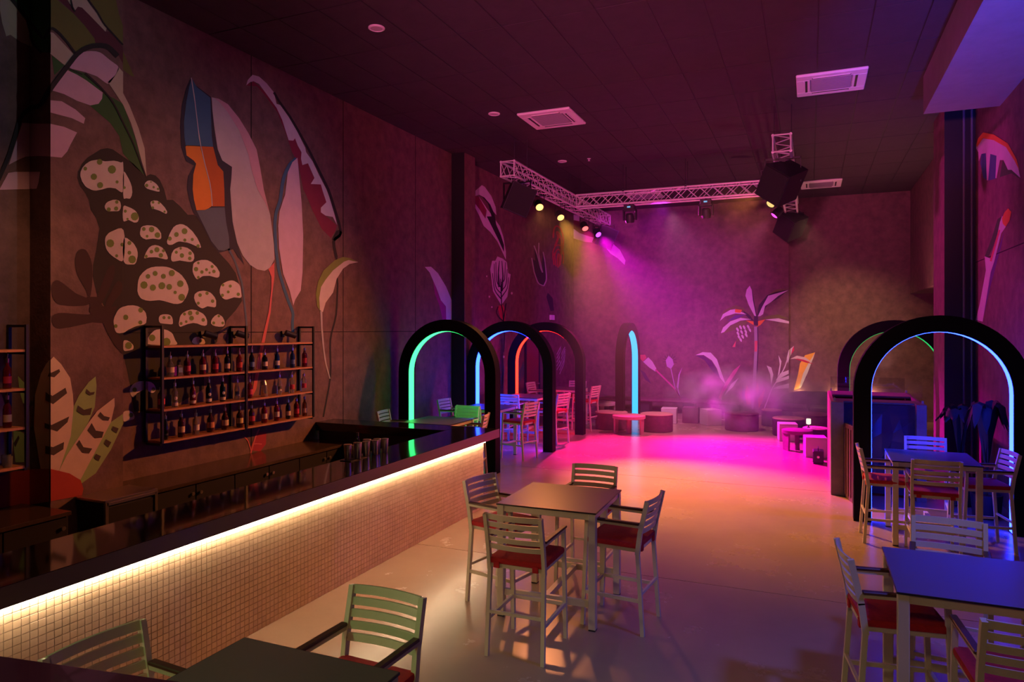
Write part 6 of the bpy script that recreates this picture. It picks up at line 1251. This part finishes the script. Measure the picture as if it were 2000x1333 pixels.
for p in PARS: par_can(*p)
# moving heads
def moving_head(label, x, y):
    t = thing('moving_head', label, 'stage light', (x, y, TZ-.145), 0, 'moving head lamps under the cross truss')
    MB().box((0, 0, -.09), (.26, .22, .12), ch=.01).tube((0, 0, -.03), (0, 0, .0), .03, 8).build('base', M_black, t)
    MB().box((0, -.112, -.09), (.08, .004, .035)).build('display', emat('display_blue', (.25, .6, 1), .8), t)
    b = MB()
    for s in (-1, 1): b.box((s*.15, 0, -.27), (.04, .12, .26), ch=.008)
    b.box((0, 0, -.165), (.34, .12, .03)); b.build('yoke', M_black, t)
    hd = MB().lathe([(.07, .10), (.10, .07), (.115, -.06), (.10, -.13), (.095, -.13), (.001, -.12)], 20).build('head', M_dark, t, smooth=True)
    hd.location = (0, 0, -.33); hd.rotation_euler = (.25, 0, 0)
    MB().lathe([(.092, -.128), (.06, -.140), (.001, -.145)], 20).build('lens', mat('dead_lens', (.30, .16, .18), .1), hd, smooth=True)
moving_head('unlit moving head lamp left under the cross truss', -4.07, 16.92)
moving_head('unlit moving head with blue display under the cross truss', -2.25, 16.92)

# ------------------------------------------------------------------ small wall things
t = thing('exit_box', 'small pale box light on the left wall above the third arch', 'sign', (-7.56, 20.9, 3.05))
MB().box((.03, 0, 0), (.06, .34, .16), ch=.008).build('housing', M_acwhite, t)
dr = struct(MB().box((-7.545, 19.2, 1.25), (.03, 1.05, 2.5)).build('door_1', mat('red_lit_door', (.30, .02, .03), .45)))  # red light falling on the door is put into its colour
for y in (18.66, 19.74): MB().box((-7.53, y, 1.27), (.06, .06, 2.56)).build('door_frame', M_dark, dr)
MB().box((-7.53, 19.2, 2.53), (.06, 1.14, .06)).build('door_frame', M_dark, dr)
MB().box((-7.51, 19.6, 1.05), (.06, .12, .03)).build('door_handle', M_steel, dr)

# ------------------------------------------------------------------ viewing platform rail close to the camera
t = thing('handrail', 'glossy plum handrail in the lower left corner, very near', 'railing', (-.95, .55, 1.05))
a, b = Vector((-1.6, .48, 2.19)), Vector((-.35, .679, 2.19))
rl = MB(); rl.bar(a-Vector(t.location), b-Vector(t.location), .09, .05); rl.build('rail_bar', M_rail, t)
MB().bar(a-Vector(t.location)-Vector((0, 0, .55)), b-Vector(t.location)-Vector((0, 0, .55)), .012, 1.0).build('glass_infill', M_pane, t)
for u in (.12, .9):
    p_ = a+(b-a)*u-Vector(t.location)
    MB().box((p_.x, p_.y, .545), (.04, .04, 1.09)).build('baluster', M_blackmetal, t)
pf = struct(MB().box((-.9, -1.2, .525), (2.6, 3.9, 1.05)).build('platform', M_floor))

# ------------------------------------------------------------------ haze over the dance floor (thin fog in the far half of the hall)
def vol(name, label, c, d, dens, col, aniso=.2, noise=None):
    m = bpy.data.materials.new(name); m.use_nodes = True
    nt = m.node_tree; nt.nodes.remove(nt.nodes['Principled BSDF'])
    v = nt.nodes.new('ShaderNodeVolumeScatter'); v.inputs['Color'].default_value = (*col, 1)
    v.inputs['Density'].default_value = dens; v.inputs['Anisotropy'].default_value = aniso
    nt.links.new(v.outputs[0], nt.nodes['Material Output'].inputs['Volume'])
    if noise:
        tc = nt.nodes.new('ShaderNodeTexCoord'); n = nt.nodes.new('ShaderNodeTexNoise'); n.inputs['Scale'].default_value = noise; n.inputs['Detail'].default_value = 3
        g = nt.nodes.new('ShaderNodeVectorMath'); g.operation = 'LENGTH'
        nt.links.new(tc.outputs['Object'], n.inputs['Vector'])
        sc_ = nt.nodes.new('ShaderNodeVectorMath'); sc_.operation = 'DIVIDE'; sc_.inputs[1].default_value = (d[0]/2, d[1]/2, d[2]/2)
        nt.links.new(tc.outputs['Object'], sc_.inputs[0]); nt.links.new(sc_.outputs[0], g.inputs[0])
        a = nt.nodes.new('ShaderNodeMapRange'); a.inputs['From Min'].default_value = 1.0; a.inputs['From Max'].default_value = .1
        nt.links.new(g.outputs['Value'], a.inputs['Value'])
        r = nt.nodes.new('ShaderNodeMapRange'); r.inputs['From Min'].default_value = .42; r.inputs['From Max'].default_value = .72
        nt.links.new(n.outputs['Fac'], r.inputs['Value'])
        mu = nt.nodes.new('ShaderNodeMath'); mu.operation = 'MULTIPLY'; nt.links.new(a.outputs[0], mu.inputs[0]); nt.links.new(r.outputs[0], mu.inputs[1])
        m2 = nt.nodes.new('ShaderNodeMath'); m2.operation = 'MULTIPLY'; m2.inputs[1].default_value = dens
        nt.links.new(mu.outputs[0], m2.inputs[0]); nt.links.new(m2.outputs[0], v.inputs['Density'])
    o = MB().box((0, 0, 0), d).build(name, m, loc=c)
    tag(o, label, 'haze', kind='stuff')
    return o
vol('haze', 'thin stage haze hanging over the far half of the hall', (-2.52, 18.15, 3.15), (9.3, 9.6, 6.2), .0048, (1, 1, 1))
vol('smoke_cloud', 'low cloud of stage smoke over the poufs before the palm', (-1.5, 19.4, .85), (4.6, 3.6, 1.9), 2.4, (1, .95, 1), 0, 1.7)
